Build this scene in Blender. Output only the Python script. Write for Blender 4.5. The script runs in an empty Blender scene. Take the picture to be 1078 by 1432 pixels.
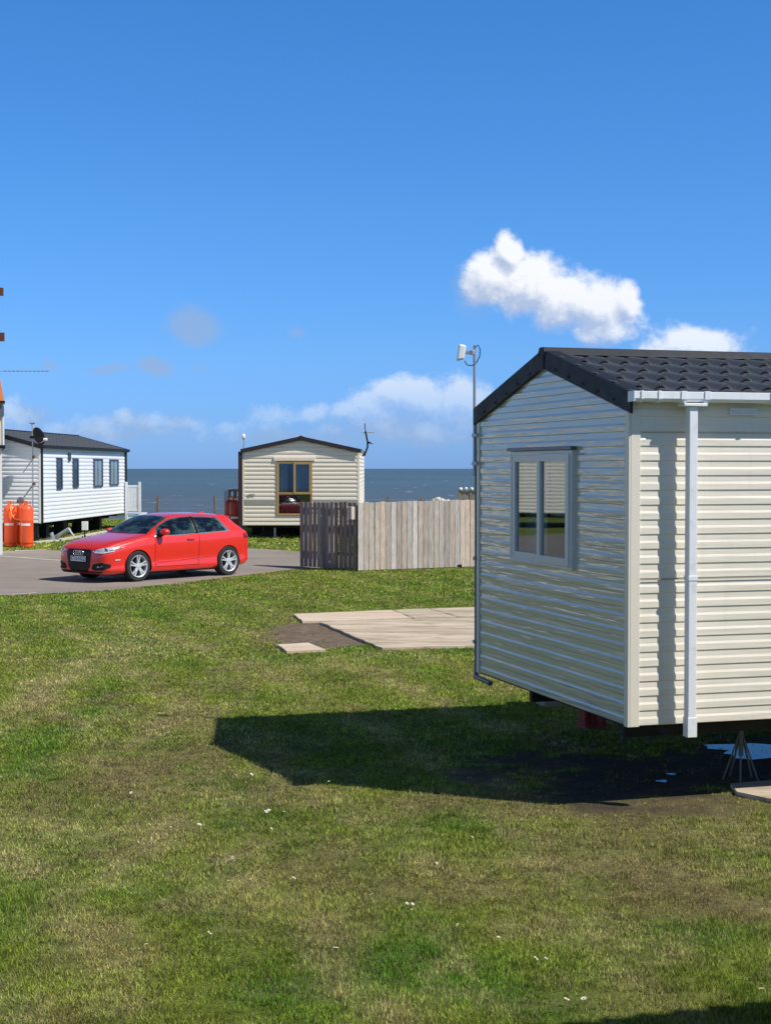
import bpy, bmesh, math, random
import numpy as np
from mathutils import Vector, Matrix, geometry
from mathutils.bvhtree import BVHTree

random.seed(7)
rng = np.random.default_rng(11)
R = math.radians
scene = bpy.context.scene
COL = scene.collection

# ------------------------------------------------------------------ camera
FPX, CX, CY = 2150.0, 539.0, 716.0          # focal length in photo pixels, centre
CAMH = 2.42
PITCH = math.atan(61.0 / FPX)               # the camera looks slightly down
cam_d = bpy.data.cameras.new('camera')
cam = bpy.data.objects.new('camera', cam_d)
COL.objects.link(cam)
cam.location = (0, 0, CAMH)
cam.rotation_euler = (math.pi / 2 - PITCH, 0, 0)
cam_d.sensor_fit = 'VERTICAL'
cam_d.sensor_height = 24.0
cam_d.lens = 24.0 * FPX / 1432.0
cam_d.clip_start = 0.1
cam_d.clip_end = 60000
scene.camera = cam

scene.view_settings.view_transform = 'Standard'
scene.view_settings.look = 'None'
scene.view_settings.exposure = 0.0
scene.view_settings.gamma = 1.0

# ------------------------------------------------------------------ sun
SUN_EL = R(48.2)
SUN_TO = Vector((0.886, -0.379, 0)).normalized()        # towards the sun, on the ground
sd = bpy.data.lights.new('sun', 'SUN')
sd.energy = 5.0
sd.angle = R(0.53)
sd.color = (1.0, 0.955, 0.88)
sun = bpy.data.objects.new('sun', sd)
COL.objects.link(sun)
to_sun = Vector((SUN_TO.x * math.cos(SUN_EL), SUN_TO.y * math.cos(SUN_EL), math.sin(SUN_EL)))
sun.rotation_euler = to_sun.to_track_quat('Z', 'Y').to_euler()
sun.location = (20, -10, 30)

# ------------------------------------------------------------------ node helpers
class NT:
    def __init__(s, tree):
        s.t = tree; s.n = tree.nodes; s.l = tree.links
    def node(s, typ, **kw):
        n = s.n.new(typ)
        for k, v in kw.items(): setattr(n, k, v)
        return n
    def put(s, sock, v):
        if isinstance(v, bpy.types.NodeSocket): s.l.new(v, sock)
        else: sock.default_value = v
    def m(s, op, a, b=0.0, c=0.0, clamp=False):
        n = s.node('ShaderNodeMath', operation=op, use_clamp=clamp)
        s.put(n.inputs[0], a); s.put(n.inputs[1], b); s.put(n.inputs[2], c)
        return n.outputs[0]
    def mix(s, f, a, b, blend='MIX'):
        n = s.node('ShaderNodeMix', data_type='RGBA', blend_type=blend)
        s.put(n.inputs[0], f); s.put(n.inputs[6], a); s.put(n.inputs[7], b)
        return n.outputs[2]
    def noise(s, vec, scale, detail=2, rough=.5, dist=0.0):
        n = s.node('ShaderNodeTexNoise')
        if vec is not None: s.l.new(vec, n.inputs['Vector'])
        n.inputs['Scale'].default_value = scale; n.inputs['Detail'].default_value = detail
        n.inputs['Roughness'].default_value = rough; n.inputs['Distortion'].default_value = dist
        return n
    def smooth(s, v, a, b, lo=0.0, hi=1.0):
        n = s.node('ShaderNodeMapRange', interpolation_type='SMOOTHSTEP')
        s.put(n.inputs[0], v)
        n.inputs[1].default_value = a; n.inputs[2].default_value = b
        n.inputs[3].default_value = lo; n.inputs[4].default_value = hi
        return n.outputs[0]
    def mapping(s, vec, scale=(1, 1, 1), loc=(0, 0, 0)):
        n = s.node('ShaderNodeMapping')
        s.l.new(vec, n.inputs[0]); n.inputs['Scale'].default_value = scale; n.inputs['Location'].default_value = loc
        return n.outputs[0]

# ------------------------------------------------------------------ world: Nishita sky with clouds set in sky directions
world = bpy.data.worlds.new('World')
scene.world = world
world.use_nodes = True
W_ = NT(world.node_tree)
for n in list(W_.n): W_.n.remove(n)
sky = W_.node('ShaderNodeTexSky', sky_type='NISHITA')
sky.sun_disc = False
sky.sun_elevation = SUN_EL
sky.sun_rotation = math.atan2(SUN_TO.x, SUN_TO.y)
sky.altitude = 0; sky.air_density = 1.0; sky.dust_density = 0.25; sky.ozone_density = 2.2
SKY_STRENGTH = 0.125

def sky_uv(px, py):                        # photo pixel -> (azimuth, elevation) in radians
    d = Vector(((px - CX) / FPX, math.cos(PITCH) + (CY - py) / FPX * math.sin(PITCH),
                -math.sin(PITCH) + (CY - py) / FPX * math.cos(PITCH))).normalized()
    return math.atan2(d.x, d.y), math.asin(d.z)

# (px, py, rx, ry, weight) in photo pixels: puffs of each cloud
PUFFS_WHITE = [(709, 350, 17, 27, 1.05), (688, 388, 40, 38, 1.05), (738, 397, 58, 44, 1.1), (790, 422, 60, 44, 1.05), (838, 432, 52, 44, 1.0),
               (873, 420, 24, 26, 1.0), (840, 464, 52, 22, .85), (965, 482, 78, 30, 1.0),
               (556, 548, 42, 26, 1.0), (610, 600, 90, 22, .8), (470, 598, 80, 12, .55), (440, 580, 30, 16, .8), (484, 576, 30, 18, .84), (585, 560, 56, 36, 1.0), (640, 570, 66, 42, .98), (525, 570, 40, 30, .95),
               (520, 585, 60, 26, .85), (700, 590, 60, 40, .8), (570, 600, 110, 26, .6), (180, 588, 40, 18, .62), (-30, 590, 80, 34, .75),
               (140, 600, 60, 22, .70), (178, 582, 26, 16, .7), (215, 585, 34, 20, .66), (380, 582, 44, 20, .70), (320, 594, 50, 12, .62), (20, 580, 46, 26, .68), (250, 592, 60, 16, .6), (370, 592, 50, 20, .62), (90, 600, 80, 18, .6), (300, 606, 220, 14, .5)]
PUFFS_GREY = [(560, 600, 130, 24, .75), (420, 612, 130, 20, .7), (40, 585, 60, 30, .62), (180, 590, 50, 22, .7), (255, 592, 40, 22, .66), (272, 455, 42, 30, .92), (214, 513, 30, 15, .95), (150, 517, 40, 10, .75), (415, 463, 22, 12, .62), (72, 508, 22, 9, .62),
              (283, 512, 20, 12, .6), (660, 400, 40, 60, .58), (600, 612, 150, 22, .66), (165, 604, 170, 22, .66)]

def make_density(name, puffs, nscale, amp):
    g = bpy.data.node_groups.new(name, 'ShaderNodeTree')
    g.interface.new_socket('Vec', in_out='INPUT', socket_type='NodeSocketVector')
    g.interface.new_socket('D', in_out='OUTPUT', socket_type='NodeSocketFloat')
    G = NT(g)
    gi = G.node('NodeGroupInput'); go = G.node('NodeGroupOutput')
    warp = G.noise(gi.outputs[0], 26, 3, .55)
    wv = G.node('ShaderNodeVectorMath', operation='SUBTRACT'); G.l.new(warp.outputs['Color'], wv.inputs[0]); wv.inputs[1].default_value = (.5, .5, .5)
    ws = G.node('ShaderNodeVectorMath', operation='SCALE'); G.l.new(wv.outputs[0], ws.inputs[0]); ws.inputs['Scale'].default_value = .016
    wa = G.node('ShaderNodeVectorMath', operation='ADD'); G.l.new(gi.outputs[0], wa.inputs[0]); G.l.new(ws.outputs[0], wa.inputs[1])
    sep = G.node('ShaderNodeSeparateXYZ'); G.l.new(wa.outputs[0], sep.inputs[0])
    acc = None
    for (px, py, rx, ry, w) in puffs:
        u, v = sky_uv(px, py)
        a = G.m('MULTIPLY', G.m('SUBTRACT', sep.outputs[0], u), FPX / rx)
        b = G.m('MULTIPLY', G.m('SUBTRACT', sep.outputs[1], v), FPX / ry)
        d2 = G.m('ADD', G.m('MULTIPLY', a, a), G.m('MULTIPLY', b, b))
        f = G.m('MULTIPLY', G.m('EXPONENT', G.m('MULTIPLY', d2, -.75)), w)
        acc = f if acc is None else G.m('SMOOTH_MAX', acc, f, .12)
    n1 = G.noise(gi.outputs[0], nscale, 12, .66)
    d = G.m('ADD', acc, G.m('MULTIPLY', G.m('SUBTRACT', n1.outputs[0], .5), amp))
    G.l.new(d, go.inputs[0])
    return g

gw = make_density('cloud_white', PUFFS_WHITE, 70, .85)
gg = make_density('cloud_grey', PUFFS_GREY, 45, .7)
tc = W_.node('ShaderNodeTexCoord')
sp = W_.node('ShaderNodeSeparateXYZ'); W_.l.new(tc.outputs['Generated'], sp.inputs[0])
az = W_.m('ARCTAN2', sp.outputs[0], sp.outputs[1])
el = W_.m('ARCSINE', sp.outputs[2])
cv = W_.node('ShaderNodeCombineXYZ'); W_.l.new(az, cv.inputs[0]); W_.l.new(el, cv.inputs[1])
def dens(g, vec):
    n = W_.node('ShaderNodeGroup'); n.node_tree = g; W_.l.new(vec, n.inputs[0]); return n.outputs[0]
d0 = dens(gw, cv.outputs[0])
off = W_.node('ShaderNodeVectorMath', operation='ADD'); W_.l.new(cv.outputs[0], off.inputs[0]); off.inputs[1].default_value = (.004, .009, 0)
d1 = dens(gw, off.outputs[0])
dg = dens(gg, cv.outputs[0])
# the clear sky: the Nishita colour, deepened; unseen zenith greyed and dimmed to neutralise shade
hs = W_.node('ShaderNodeHueSaturation'); W_.l.new(sky.outputs[0], hs.inputs['Color'])
hs.inputs['Saturation'].default_value = 1.12
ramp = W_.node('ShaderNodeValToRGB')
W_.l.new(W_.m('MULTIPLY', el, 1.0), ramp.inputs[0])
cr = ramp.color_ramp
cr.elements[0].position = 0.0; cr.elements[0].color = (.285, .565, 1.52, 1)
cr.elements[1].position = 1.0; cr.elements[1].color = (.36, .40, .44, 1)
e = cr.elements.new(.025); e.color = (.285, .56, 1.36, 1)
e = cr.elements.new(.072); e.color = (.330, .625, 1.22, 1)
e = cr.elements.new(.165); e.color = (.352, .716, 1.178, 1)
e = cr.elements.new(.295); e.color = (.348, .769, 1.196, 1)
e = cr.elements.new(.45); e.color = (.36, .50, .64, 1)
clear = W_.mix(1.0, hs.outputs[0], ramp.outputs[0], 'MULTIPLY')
# a loose band of cloud low on the horizon in every other direction too
bandn = W_.noise(W_.mapping(cv.outputs[0], (1, 2.6, 1)), 5, 8, .6)
band = W_.m('MULTIPLY', W_.smooth(bandn.outputs[0], .42, .60), W_.m('MULTIPLY', W_.smooth(el, .0, .04), W_.smooth(el, .60, .25)))
front = W_.smooth(W_.m('ABSOLUTE', az), .28, .40)
band = W_.m('MULTIPLY', band, front)
aw = W_.m('MAXIMUM', W_.smooth(d0, .34, .76), W_.m('MULTIPLY', band, .55))
aw = W_.m('MULTIPLY', aw, W_.smooth(el, .010, .075, .25, 1))
ag = W_.m('MULTIPLY', W_.smooth(dg, .34, .80), .68)
lit = W_.m('ADD', W_.m('MULTIPLY', W_.m('SUBTRACT', d0, d1), 2.2), .55, clamp=True)
lowf = W_.smooth(el, .02, .13)
shade = W_.mix(lowf, (2.5, 3.9, 6.9, 1), (3.7, 4.5, 6.1, 1))
bright = W_.mix(lowf, (5.0, 6.1, 7.8, 1), (7.6, 7.8, 8.2, 1))
ccol = W_.mix(lit, shade, bright)
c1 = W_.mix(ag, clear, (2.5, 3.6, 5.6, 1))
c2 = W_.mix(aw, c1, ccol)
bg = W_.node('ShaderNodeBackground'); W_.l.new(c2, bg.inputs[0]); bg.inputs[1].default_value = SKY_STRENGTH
wo = W_.node('ShaderNodeOutputWorld'); W_.l.new(bg.outputs[0], wo.inputs[0])

# ------------------------------------------------------------------ geometry helpers
def at(px, py, Y):
    """world point seen at photo pixel (px, py) at distance Y"""
    a = (px - CX) / FPX; b = (CY - py) / FPX
    d = Vector((a, math.cos(PITCH) + b * math.sin(PITCH), -math.sin(PITCH) + b * math.cos(PITCH)))
    return Vector((0, 0, CAMH)) + d * (Y / d.y)

def gp(px, py, h=0.0):
    a = (px - CX) / FPX; b = (CY - py) / FPX
    d = Vector((a, math.cos(PITCH) + b * math.sin(PITCH), -math.sin(PITCH) + b * math.cos(PITCH)))
    t = (h - CAMH) / d.z
    return (d.x * t, d.y * t)

def sstep(x, a, b):
    t = np.clip((np.asarray(x, float) - a) / (b - a), 0, 1)
    return t * t * (3 - 2 * t)

def H(x, y):                                 # height of the land
    h = 0.20 * sstep(y, 38.0, 46.0)
    h = h - 8.6 * sstep(y, 68.0, 80.0)
    return h

def Hs(x, y): return float(H(x, y))

def gph(px, py):                             # ground point on the sloping land
    x, y = gp(px, py)
    for _ in range(6): x, y = gp(px, py, Hs(x, y))
    return x, y

class MB:
    def __init__(s): s.v = []; s.f = []; s.mi = []; s.cur = 0
    def add(s, vs, fs):
        o = len(s.v); s.v += [tuple(p) for p in vs]
        for f in fs: s.f.append(tuple(i + o for i in f)); s.mi.append(s.cur)
        return s
    def box(s, lo, hi):
        x0, y0, z0 = lo; x1, y1, z1 = hi
        return s.add([(x0, y0, z0), (x1, y0, z0), (x1, y1, z0), (x0, y1, z0), (x0, y0, z1), (x1, y0, z1), (x1, y1, z1), (x0, y1, z1)],
                     [(0, 3, 2, 1), (4, 5, 6, 7), (0, 1, 5, 4), (1, 2, 6, 5), (2, 3, 7, 6), (3, 0, 4, 7)])
    def fbox(s, F, u, n, z):                 # box in a wall frame F=(O,U,N)
        O, U, N = F
        P = lambda a, b, c: tuple(O + U * a + N * b + Vector((0, 0, c)))
        return s.add([P(a, b, c) for c in z for b in n for a in u],
                     [(0, 1, 3, 2), (4, 6, 7, 5), (0, 4, 5, 1), (1, 5, 7, 3), (3, 7, 6, 2), (2, 6, 4, 0)])
    def bar(s, p, q, w, h, up=(0, 0, 1)):    # rectangular bar from p to q
        p = Vector(p); q = Vector(q); d = (q - p).normalized(); up = Vector(up)
        if abs(d.dot(up)) > .98: up = Vector((1, 0, 0))
        a = d.cross(up).normalized() * w / 2; b = a.cross(d).normalized() * h / 2
        vs = [p - a - b, p + a - b, p + a + b, p - a + b, q - a - b, q + a - b, q + a + b, q - a + b]
        return s.add(vs, [(3, 2, 1, 0), (4, 5, 6, 7), (0, 1, 5, 4), (1, 2, 6, 5), (2, 3, 7, 6), (3, 0, 4, 7)])
    def tube(s, pts, r, seg=10, caps=True):
        pts = [Vector(p) for p in pts]; n = len(pts)
        rr = r if isinstance(r, (list, tuple)) else [r] * n
        ref = Vector((0, 0, 1)); vs = []
        pa = None
        for i, p in enumerate(pts):
            d = (pts[min(i + 1, n - 1)] - pts[max(i - 1, 0)]).normalized()
            if pa is None:
                if abs(d.dot(ref)) > .95: ref = Vector((1, 0, 0))
                a = d.cross(ref).normalized()
            else:
                a = (pa - d * pa.dot(d)).normalized()
            pa = a; b = d.cross(a)
            for k in range(seg):
                t = 2 * math.pi * k / seg
                vs.append(p + (a * math.cos(t) + b * math.sin(t)) * rr[i])
        fs = []
        for i in range(n - 1):
            for k in range(seg):
                k2 = (k + 1) % seg
                fs.append((i * seg + k, i * seg + k2, (i + 1) * seg + k2, (i + 1) * seg + k))
        if caps: fs += [tuple(range(seg))[::-1], tuple((n - 1) * seg + k for k in range(seg))]
        return s.add(vs, fs)
    def lathe(s, prof, seg=24, O=(0, 0, 0), axis='Z'):   # prof: (r, h)
        O = Vector(O); vs = []
        for (r, h) in prof:
            for k in range(seg):
                t = 2 * math.pi * k / seg; c, q = r * math.cos(t), r * math.sin(t)
                vs.append(O + (Vector((c, q, h)) if axis == 'Z' else Vector((c, h, q)) if axis == 'Y' else Vector((h, c, q))))
        fs = []
        for i in range(len(prof) - 1):
            for k in range(seg):
                k2 = (k + 1) % seg
                fs.append((i * seg + k, i * seg + k2, (i + 1) * seg + k2, (i + 1) * seg + k))
        fs += [tuple(range(seg))[::-1], tuple((len(prof) - 1) * seg + k for k in range(seg))]
        return s.add(vs, fs)
    def prism(s, poly, d):                   # polygon (3d points) pushed by vector d
        n = len(poly); d = Vector(d)
        vs = [Vector(p) for p in poly] + [Vector(p) + d for p in poly]
        return s.add(vs, [tuple(range(n))[::-1], tuple(range(n, 2 * n))] + [(i, (i + 1) % n, n + (i + 1) % n, n + i) for i in range(n)])
    def build(s, name, mats, parent=None, smooth=None, bevel=0.0, recalc=True, label=None):
        me = bpy.data.meshes.new(name)
        me.from_pydata(s.v, [], s.f)
        if not isinstance(mats, (list, tuple)): mats = [mats]
        for m in mats: me.materials.append(m)
        me.polygons.foreach_set('material_index', s.mi)
        if recalc:
            bm = bmesh.new(); bm.from_mesh(me); bmesh.ops.recalc_face_normals(bm, faces=bm.faces); bm.to_mesh(me); bm.free()
        if smooth is not None:
            me.polygons.foreach_set('use_smooth', [True] * len(me.polygons))
            me.set_sharp_from_angle(angle=R(smooth))
        o = bpy.data.objects.new(name, me); COL.objects.link(o)
        if parent is not None: o.parent = parent
        if bevel:
            b = o.modifiers.new('bevel', 'BEVEL'); b.width = bevel; b.segments = 2; b.limit_method = 'ANGLE'; b.angle_limit = R(40)
        if label: o['label'] = label
        return o

def thing(name, label, cat, loc=(0, 0, 0), rz=0.0, group=None):
    o = bpy.data.objects.new(name, None); COL.objects.link(o)
    o.empty_display_size = .2
    o.location = loc; o.rotation_euler = (0, 0, rz); o['label'] = label; o['category'] = cat
    if group: o['group'] = group
    return o
def tag(o, label, cat, group=None):
    o['label'] = label; o['category'] = cat
    if group: o['group'] = group
    return o
def structure(o): o['kind'] = 'structure'; return o
def kids(o): return [c for c in bpy.data.objects if c.parent == o]
def copy_tree(o, parent=None):
    c = o.copy(); COL.objects.link(c)
    if parent is not None: c.parent = parent
    for ch in kids(o): copy_tree(ch, c)
    return c

# ------------------------------------------------------------------ materials
def new_mat(name):
    m = bpy.data.materials.new(name); m.use_nodes = True
    t = NT(m.node_tree); b = t.n.get('Principled BSDF')
    return m, t, b

def setp(b, **kw):
    names = {'rough': 'Roughness', 'metal': 'Metallic', 'spec': 'Specular IOR Level', 'coat': 'Coat Weight', 'coatr': 'Coat Roughness', 'ior': 'IOR'}
    for k, v in kw.items(): b.inputs[names[k]].default_value = v

def simple(name, col, rough=.5, metal=0.0, coat=0.0, var=.12, vscale=3.0, bump=0.0, bscale=60, spec=.5, coatr=.05, dirt=None, dscale=4.0, damt=.5):
    m, t, b = new_mat(name)
    tcn = t.node('ShaderNodeTexCoord'); v = tcn.outputs['Object']
    n = t.noise(v, vscale, 6, .6)
    lo = tuple(c * (1 - var) for c in col) + (1,); hi = tuple(min(1, c * (1 + var)) for c in col) + (1,)
    c = t.mix(n.outputs[0], lo, hi)
    if dirt:
        dn = t.noise(v, dscale, 8, .65)
        c = t.mix(t.m('MULTIPLY', t.smooth(dn.outputs[0], .5, .72), damt), c, dirt + (1,))
    t.l.new(c, b.inputs['Base Color'])
    rn = t.noise(v, vscale * 2.3, 4)
    t.l.new(t.m('ADD', t.m('MULTIPLY', t.m('SUBTRACT', rn.outputs[0], .5), rough * .5), rough, clamp=True), b.inputs['Roughness'])
    setp(b, metal=metal, coat=coat, coatr=coatr, spec=spec)
    if bump:
        bn = t.noise(v, bscale, 4)
        bp = t.node('ShaderNodeBump'); bp.inputs['Strength'].default_value = bump; bp.inputs['Distance'].default_value = .01
        t.l.new(bn.outputs[0], bp.inputs['Height']); t.l.new(bp.outputs[0], b.inputs['Normal'])
    return m

def siding_mat(name, col, rough, wav, coat=0.0, streak=.12, spec=.5):
    """painted aluminium lap cladding: slow waves in the sheet, faint dirt"""
    m, t, b = new_mat(name)
    v = t.node('ShaderNodeTexCoord').outputs['Object']
    n = t.noise(v, 1.3, 5)
    c = t.mix(n.outputs[0], tuple(x * .94 for x in col) + (1,), tuple(min(1, x * 1.03) for x in col) + (1,))
    st = t.noise(t.mapping(v, (7, 7, .45)), 2, 7, .65)
    c = t.mix(t.m('MULTIPLY', t.smooth(st.outputs[0], .52, .8), streak), c, (col[0] * .55, col[1] * .52, col[2] * .45, 1))
    t.l.new(c, b.inputs['Base Color'])
    rn = t.noise(v, 5, 4)
    t.l.new(t.m('ADD', t.m('MULTIPLY', t.m('SUBTRACT', rn.outputs[0], .5), rough * .6), rough), b.inputs['Roughness'])
    setp(b, coat=coat, coatr=.04, spec=spec)
    w1 = t.noise(t.mapping(v, (.55, .55, 7.0)), 2.8, 2, .45)
    w2 = t.noise(v, 22, 2)
    hgt = t.m('ADD', w1.outputs[0], t.m('MULTIPLY', w2.outputs[0], .06))
    bp = t.node('ShaderNodeBump'); bp.inputs['Strength'].default_value = 1.0; bp.inputs['Distance'].default_value = wav
    t.l.new(hgt, bp.inputs['Height']); t.l.new(bp.outputs[0], b.inputs['Normal'])
    if coat: t.l.new(bp.outputs[0], b.inputs['Coat Normal'])
    return m

M = {}
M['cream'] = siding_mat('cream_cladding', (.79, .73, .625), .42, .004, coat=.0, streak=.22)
M['cream_gloss_shade'] = siding_mat('cream_glossy_shade_cladding', (.50, .49, .425), .24, .0075, coat=.8, streak=.14, spec=.5)  # glossy gable cream, base darkened to carry the gable's shade
M['cream2'] = siding_mat('beige_cladding', (.86, .75, .61), .45, .003)
M['white_clad'] = siding_mat('white_cladding', (.78, .81, .84), .35, .004)
M['trim_cream'] = simple('cream_trim', (.76, .70, .60), .35, var=.05)
M['white_upvc'] = simple('white_upvc', (.80, .82, .86), .3, var=.05, vscale=6, dirt=(.42, .43, .38), dscale=9, damt=.4)
M['grey_upvc'] = simple('grey_upvc', (.64, .64, .64), .3, var=.06)
M['grey_dark'] = simple('dark_grey_trim', (.11, .125, .16), .35, var=.1)
M['anthracite'] = simple('anthracite_metal', (.014, .018, .027), .6, var=.15, vscale=5, spec=.3)
M['slate_tile'] = simple('slate_grey_tile_sheet', (.082, .090, .102), .45, var=.22, vscale=4, bump=.15, bscale=300, dirt=(.09, .10, .10), dscale=9, damt=.35)
M['roof_grey'] = simple('weathered_roof_sheet', (.075, .08, .085), .6, var=.2, vscale=3, bump=.3, bscale=40)
M['roof_brown'] = simple('brown_roof_tile_sheet', (.028, .02, .022), .5, var=.2, vscale=3)
M['black'] = simple('black_paint', (.006, .006, .007), .6, var=.3)
M['chassis'] = simple('chassis_black', (.012, .012, .014), .7, var=.3, dirt=(.04, .028, .018), damt=.6)
M['floor_dark'] = simple('underfloor', (.01, .01, .01), .9)
M['galv'] = simple('galvanised_steel', (.42, .44, .47), .45, metal=.6, var=.2, vscale=8)
M['jack'] = simple('weathered_green_grey_jack', (.16, .17, .13), .6, var=.3, vscale=12, dirt=(.12, .06, .03), damt=.6, dscale=14)
M['red_steel'] = simple('dull_red_steel', (.35, .03, .02), .55, var=.2)
M['concrete_block'] = simple('concrete_block', (.36, .31, .24), .9, var=.2, bump=.6, bscale=90)
M['tan_frame'] = simple('tan_brown_frame', (.42, .27, .10), .45, var=.12)
M['grey_band'] = simple('grey_band', (.33, .32, .28), .6, var=.2, vscale=10)
M['navy_frame'] = simple('navy_window_frame', (.035, .05, .085), .35)
M['orange'] = simple('orange_cylinder_paint', (.83, .10, .025), .42, var=.12, vscale=5, dirt=(.35, .07, .03), dscale=9, damt=.5)
M['red_cyl'] = simple('red_cylinder_paint', (.42, .03, .018), .45, var=.15, vscale=5, dirt=(.15, .02, .01), dscale=9, damt=.5)
M['hose'] = simple('orange_hose', (.80, .32, .04), .5)
M['brass'] = simple('brass', (.5, .35, .12), .35, metal=.9)
M['plate_white'] = simple('off_white_label', (.72, .72, .74), .5)
M['white_box'] = simple('white_plastic', (.82, .82, .80), .4, var=.04)
M['beige_plastic'] = simple('beige_plastic', (.55, .48, .36), .5)
M['terracotta'] = simple('terracotta_tile', (.45, .15, .045), .8, var=.25, vscale=5, bump=.5, bscale=30)
M['brown_beam'] = simple('brown_timber', (.16, .055, .03), .7, var=.25, vscale=8)
M['render_white'] = simple('white_render', (.80, .79, .75), .8, var=.04, bump=.3, bscale=60)
M['render_cream'] = simple('cream_render', (.74, .66, .50), .8, var=.1, dirt=(.25, .2, .13), damt=.3)
M['blind'] = simple('cream_blind', (.80, .74, .64), .8, var=.04)
def translucent(name, col, amt):
    m, t, b = new_mat(name)
    b.inputs['Base Color'].default_value = col + (1,); setp(b, rough=.9, spec=.1)
    tr = t.node('ShaderNodeBsdfTranslucent'); tr.inputs[0].default_value = col + (1,)
    mx = t.node('ShaderNodeMixShader'); mx.inputs[0].default_value = amt
    t.l.new(b.outputs[0], mx.inputs[1]); t.l.new(tr.outputs[0], mx.inputs[2]); t.l.new(mx.outputs[0], t.n.get('Material Output').inputs[0])
    return m
M['blind'] = translucent('cream_blind', (.86, .80, .68), .4)
M['curtain'] = simple('pale_curtain', (.40, .42, .44), .9, var=.1)
M['curtain_blue'] = simple('grey_blue_curtain', (.30, .38, .42), .9, var=.1)
M['dim_room_blue'] = simple('dim_room_panel', (.035, .055, .085), .8, var=.3)  # dark tone standing in for the dim room behind the window
M['fence_mirror_brown'] = simple('brown_fence_reflection', (.10, .065, .055), .9, var=.2)  # brown folds painting in the fence reflected in the lower pane
M['dish'] = simple('black_mesh_dish', (.008, .009, .010), .9, spec=.1)
M['rubber'] = simple('tyre_rubber', (.016, .016, .017), .75, var=.2)
M['rim'] = simple('silver_alloy', (.66, .66, .68), .35, metal=.4, var=.03)
M['rim_dark'] = simple('dark_brake', (.04, .04, .045), .5, metal=.5)
M['chrome'] = simple('satin_chrome', (.75, .75, .77), .18, metal=.9, var=.03)
M['black_gloss'] = simple('black_gloss', (.003, .003, .004), .3, coat=.0, spec=.25)
M['black_plastic'] = simple('black_plastic', (.008, .008, .009), .6, spec=.3)
M['tail_red'] = simple('red_lamp_lens', (.30, .008, .008), .12, coat=1.0)
M['petal'] = simple('white_petals', (.85, .85, .82), .7, var=.03)
M['yolk'] = simple('yellow_disc', (.75, .50, .05), .8)
M['stone'] = simple('pale_stone', (.55, .52, .47), .9, var=.25, bump=.6, bscale=20)

def car_paint():
    m, t, b = new_mat('red_car_paint')
    b.inputs['Base Color'].default_value = (.76, .022, .013, 1)
    setp(b, rough=.38, coat=1.0, coatr=.03, spec=.5)
    return m
M['paint'] = car_paint()

def car_glass():
    m, t, b = new_mat('dark_car_glass')
    v = t.node('ShaderNodeTexCoord').outputs['Object']
    n = t.noise(t.mapping(v, (1, 1, 2.5)), 2.6, 4, .6)
    c = t.mix(t.smooth(n.outputs[0], .45, .62), (.004, .006, .012, 1), (.035, .07, .07, 1))
    t.l.new(c, b.inputs['Base Color']); setp(b, rough=.06, spec=.5, coat=.3, coatr=.02)
    return m
M['carglass'] = car_glass()

def headlight_mat():
    m, t, b = new_mat('headlight_lens')
    v = t.node('ShaderNodeTexCoord').outputs['Object']
    n = t.noise(v, 9, 3)
    c = t.mix(t.smooth(n.outputs[0], .44, .56), (.05, .06, .08, 1), (.75, .77, .82, 1))
    t.l.new(c, b.inputs['Base Color']); setp(b, rough=.12, metal=.4, coat=1.0, coatr=.02)
    return m
M['headlight'] = headlight_mat()

def glass_mat(name, tint=(.72, .80, .84), boost=1.0):
    m, t, b = new_mat(name)
    t.n.remove(b)
    out = t.n.get('Material Output')
    tr = t.node('ShaderNodeBsdfTransparent'); tr.inputs[0].default_value = tint + (1,)
    gl = t.node('ShaderNodeBsdfGlossy'); gl.inputs['Roughness'].default_value = .02
    gl.inputs['Color'].default_value = (.9, .95, 1, 1)
    fr = t.node('ShaderNodeLayerWeight'); fr.inputs[0].default_value = .5
    v = t.node('ShaderNodeTexCoord').outputs['Object']
    n = t.noise(v, 1.7, 2); bp = t.node('ShaderNodeBump'); bp.inputs['Distance'].default_value = .01; bp.inputs['Strength'].default_value = .04
    t.l.new(n.outputs[0], bp.inputs['Height']); t.l.new(bp.outputs[0], gl.inputs['Normal'])
    mx = t.node('ShaderNodeMixShader')
    t.l.new(t.m('ADD', t.m('MULTIPLY', t.m('POWER', fr.outputs[1], 4.0), .9 * boost), .06, clamp=True), mx.inputs[0])
    t.l.new(tr.outputs[0], mx.inputs[1]); t.l.new(gl.outputs[0], mx.inputs[2]); t.l.new(mx.outputs[0], out.inputs[0])
    return m
M['glass'] = glass_mat('window_glass')
M['glass_soft'] = glass_mat('window_glass_matt', (.8, .85, .88), .22)

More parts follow.
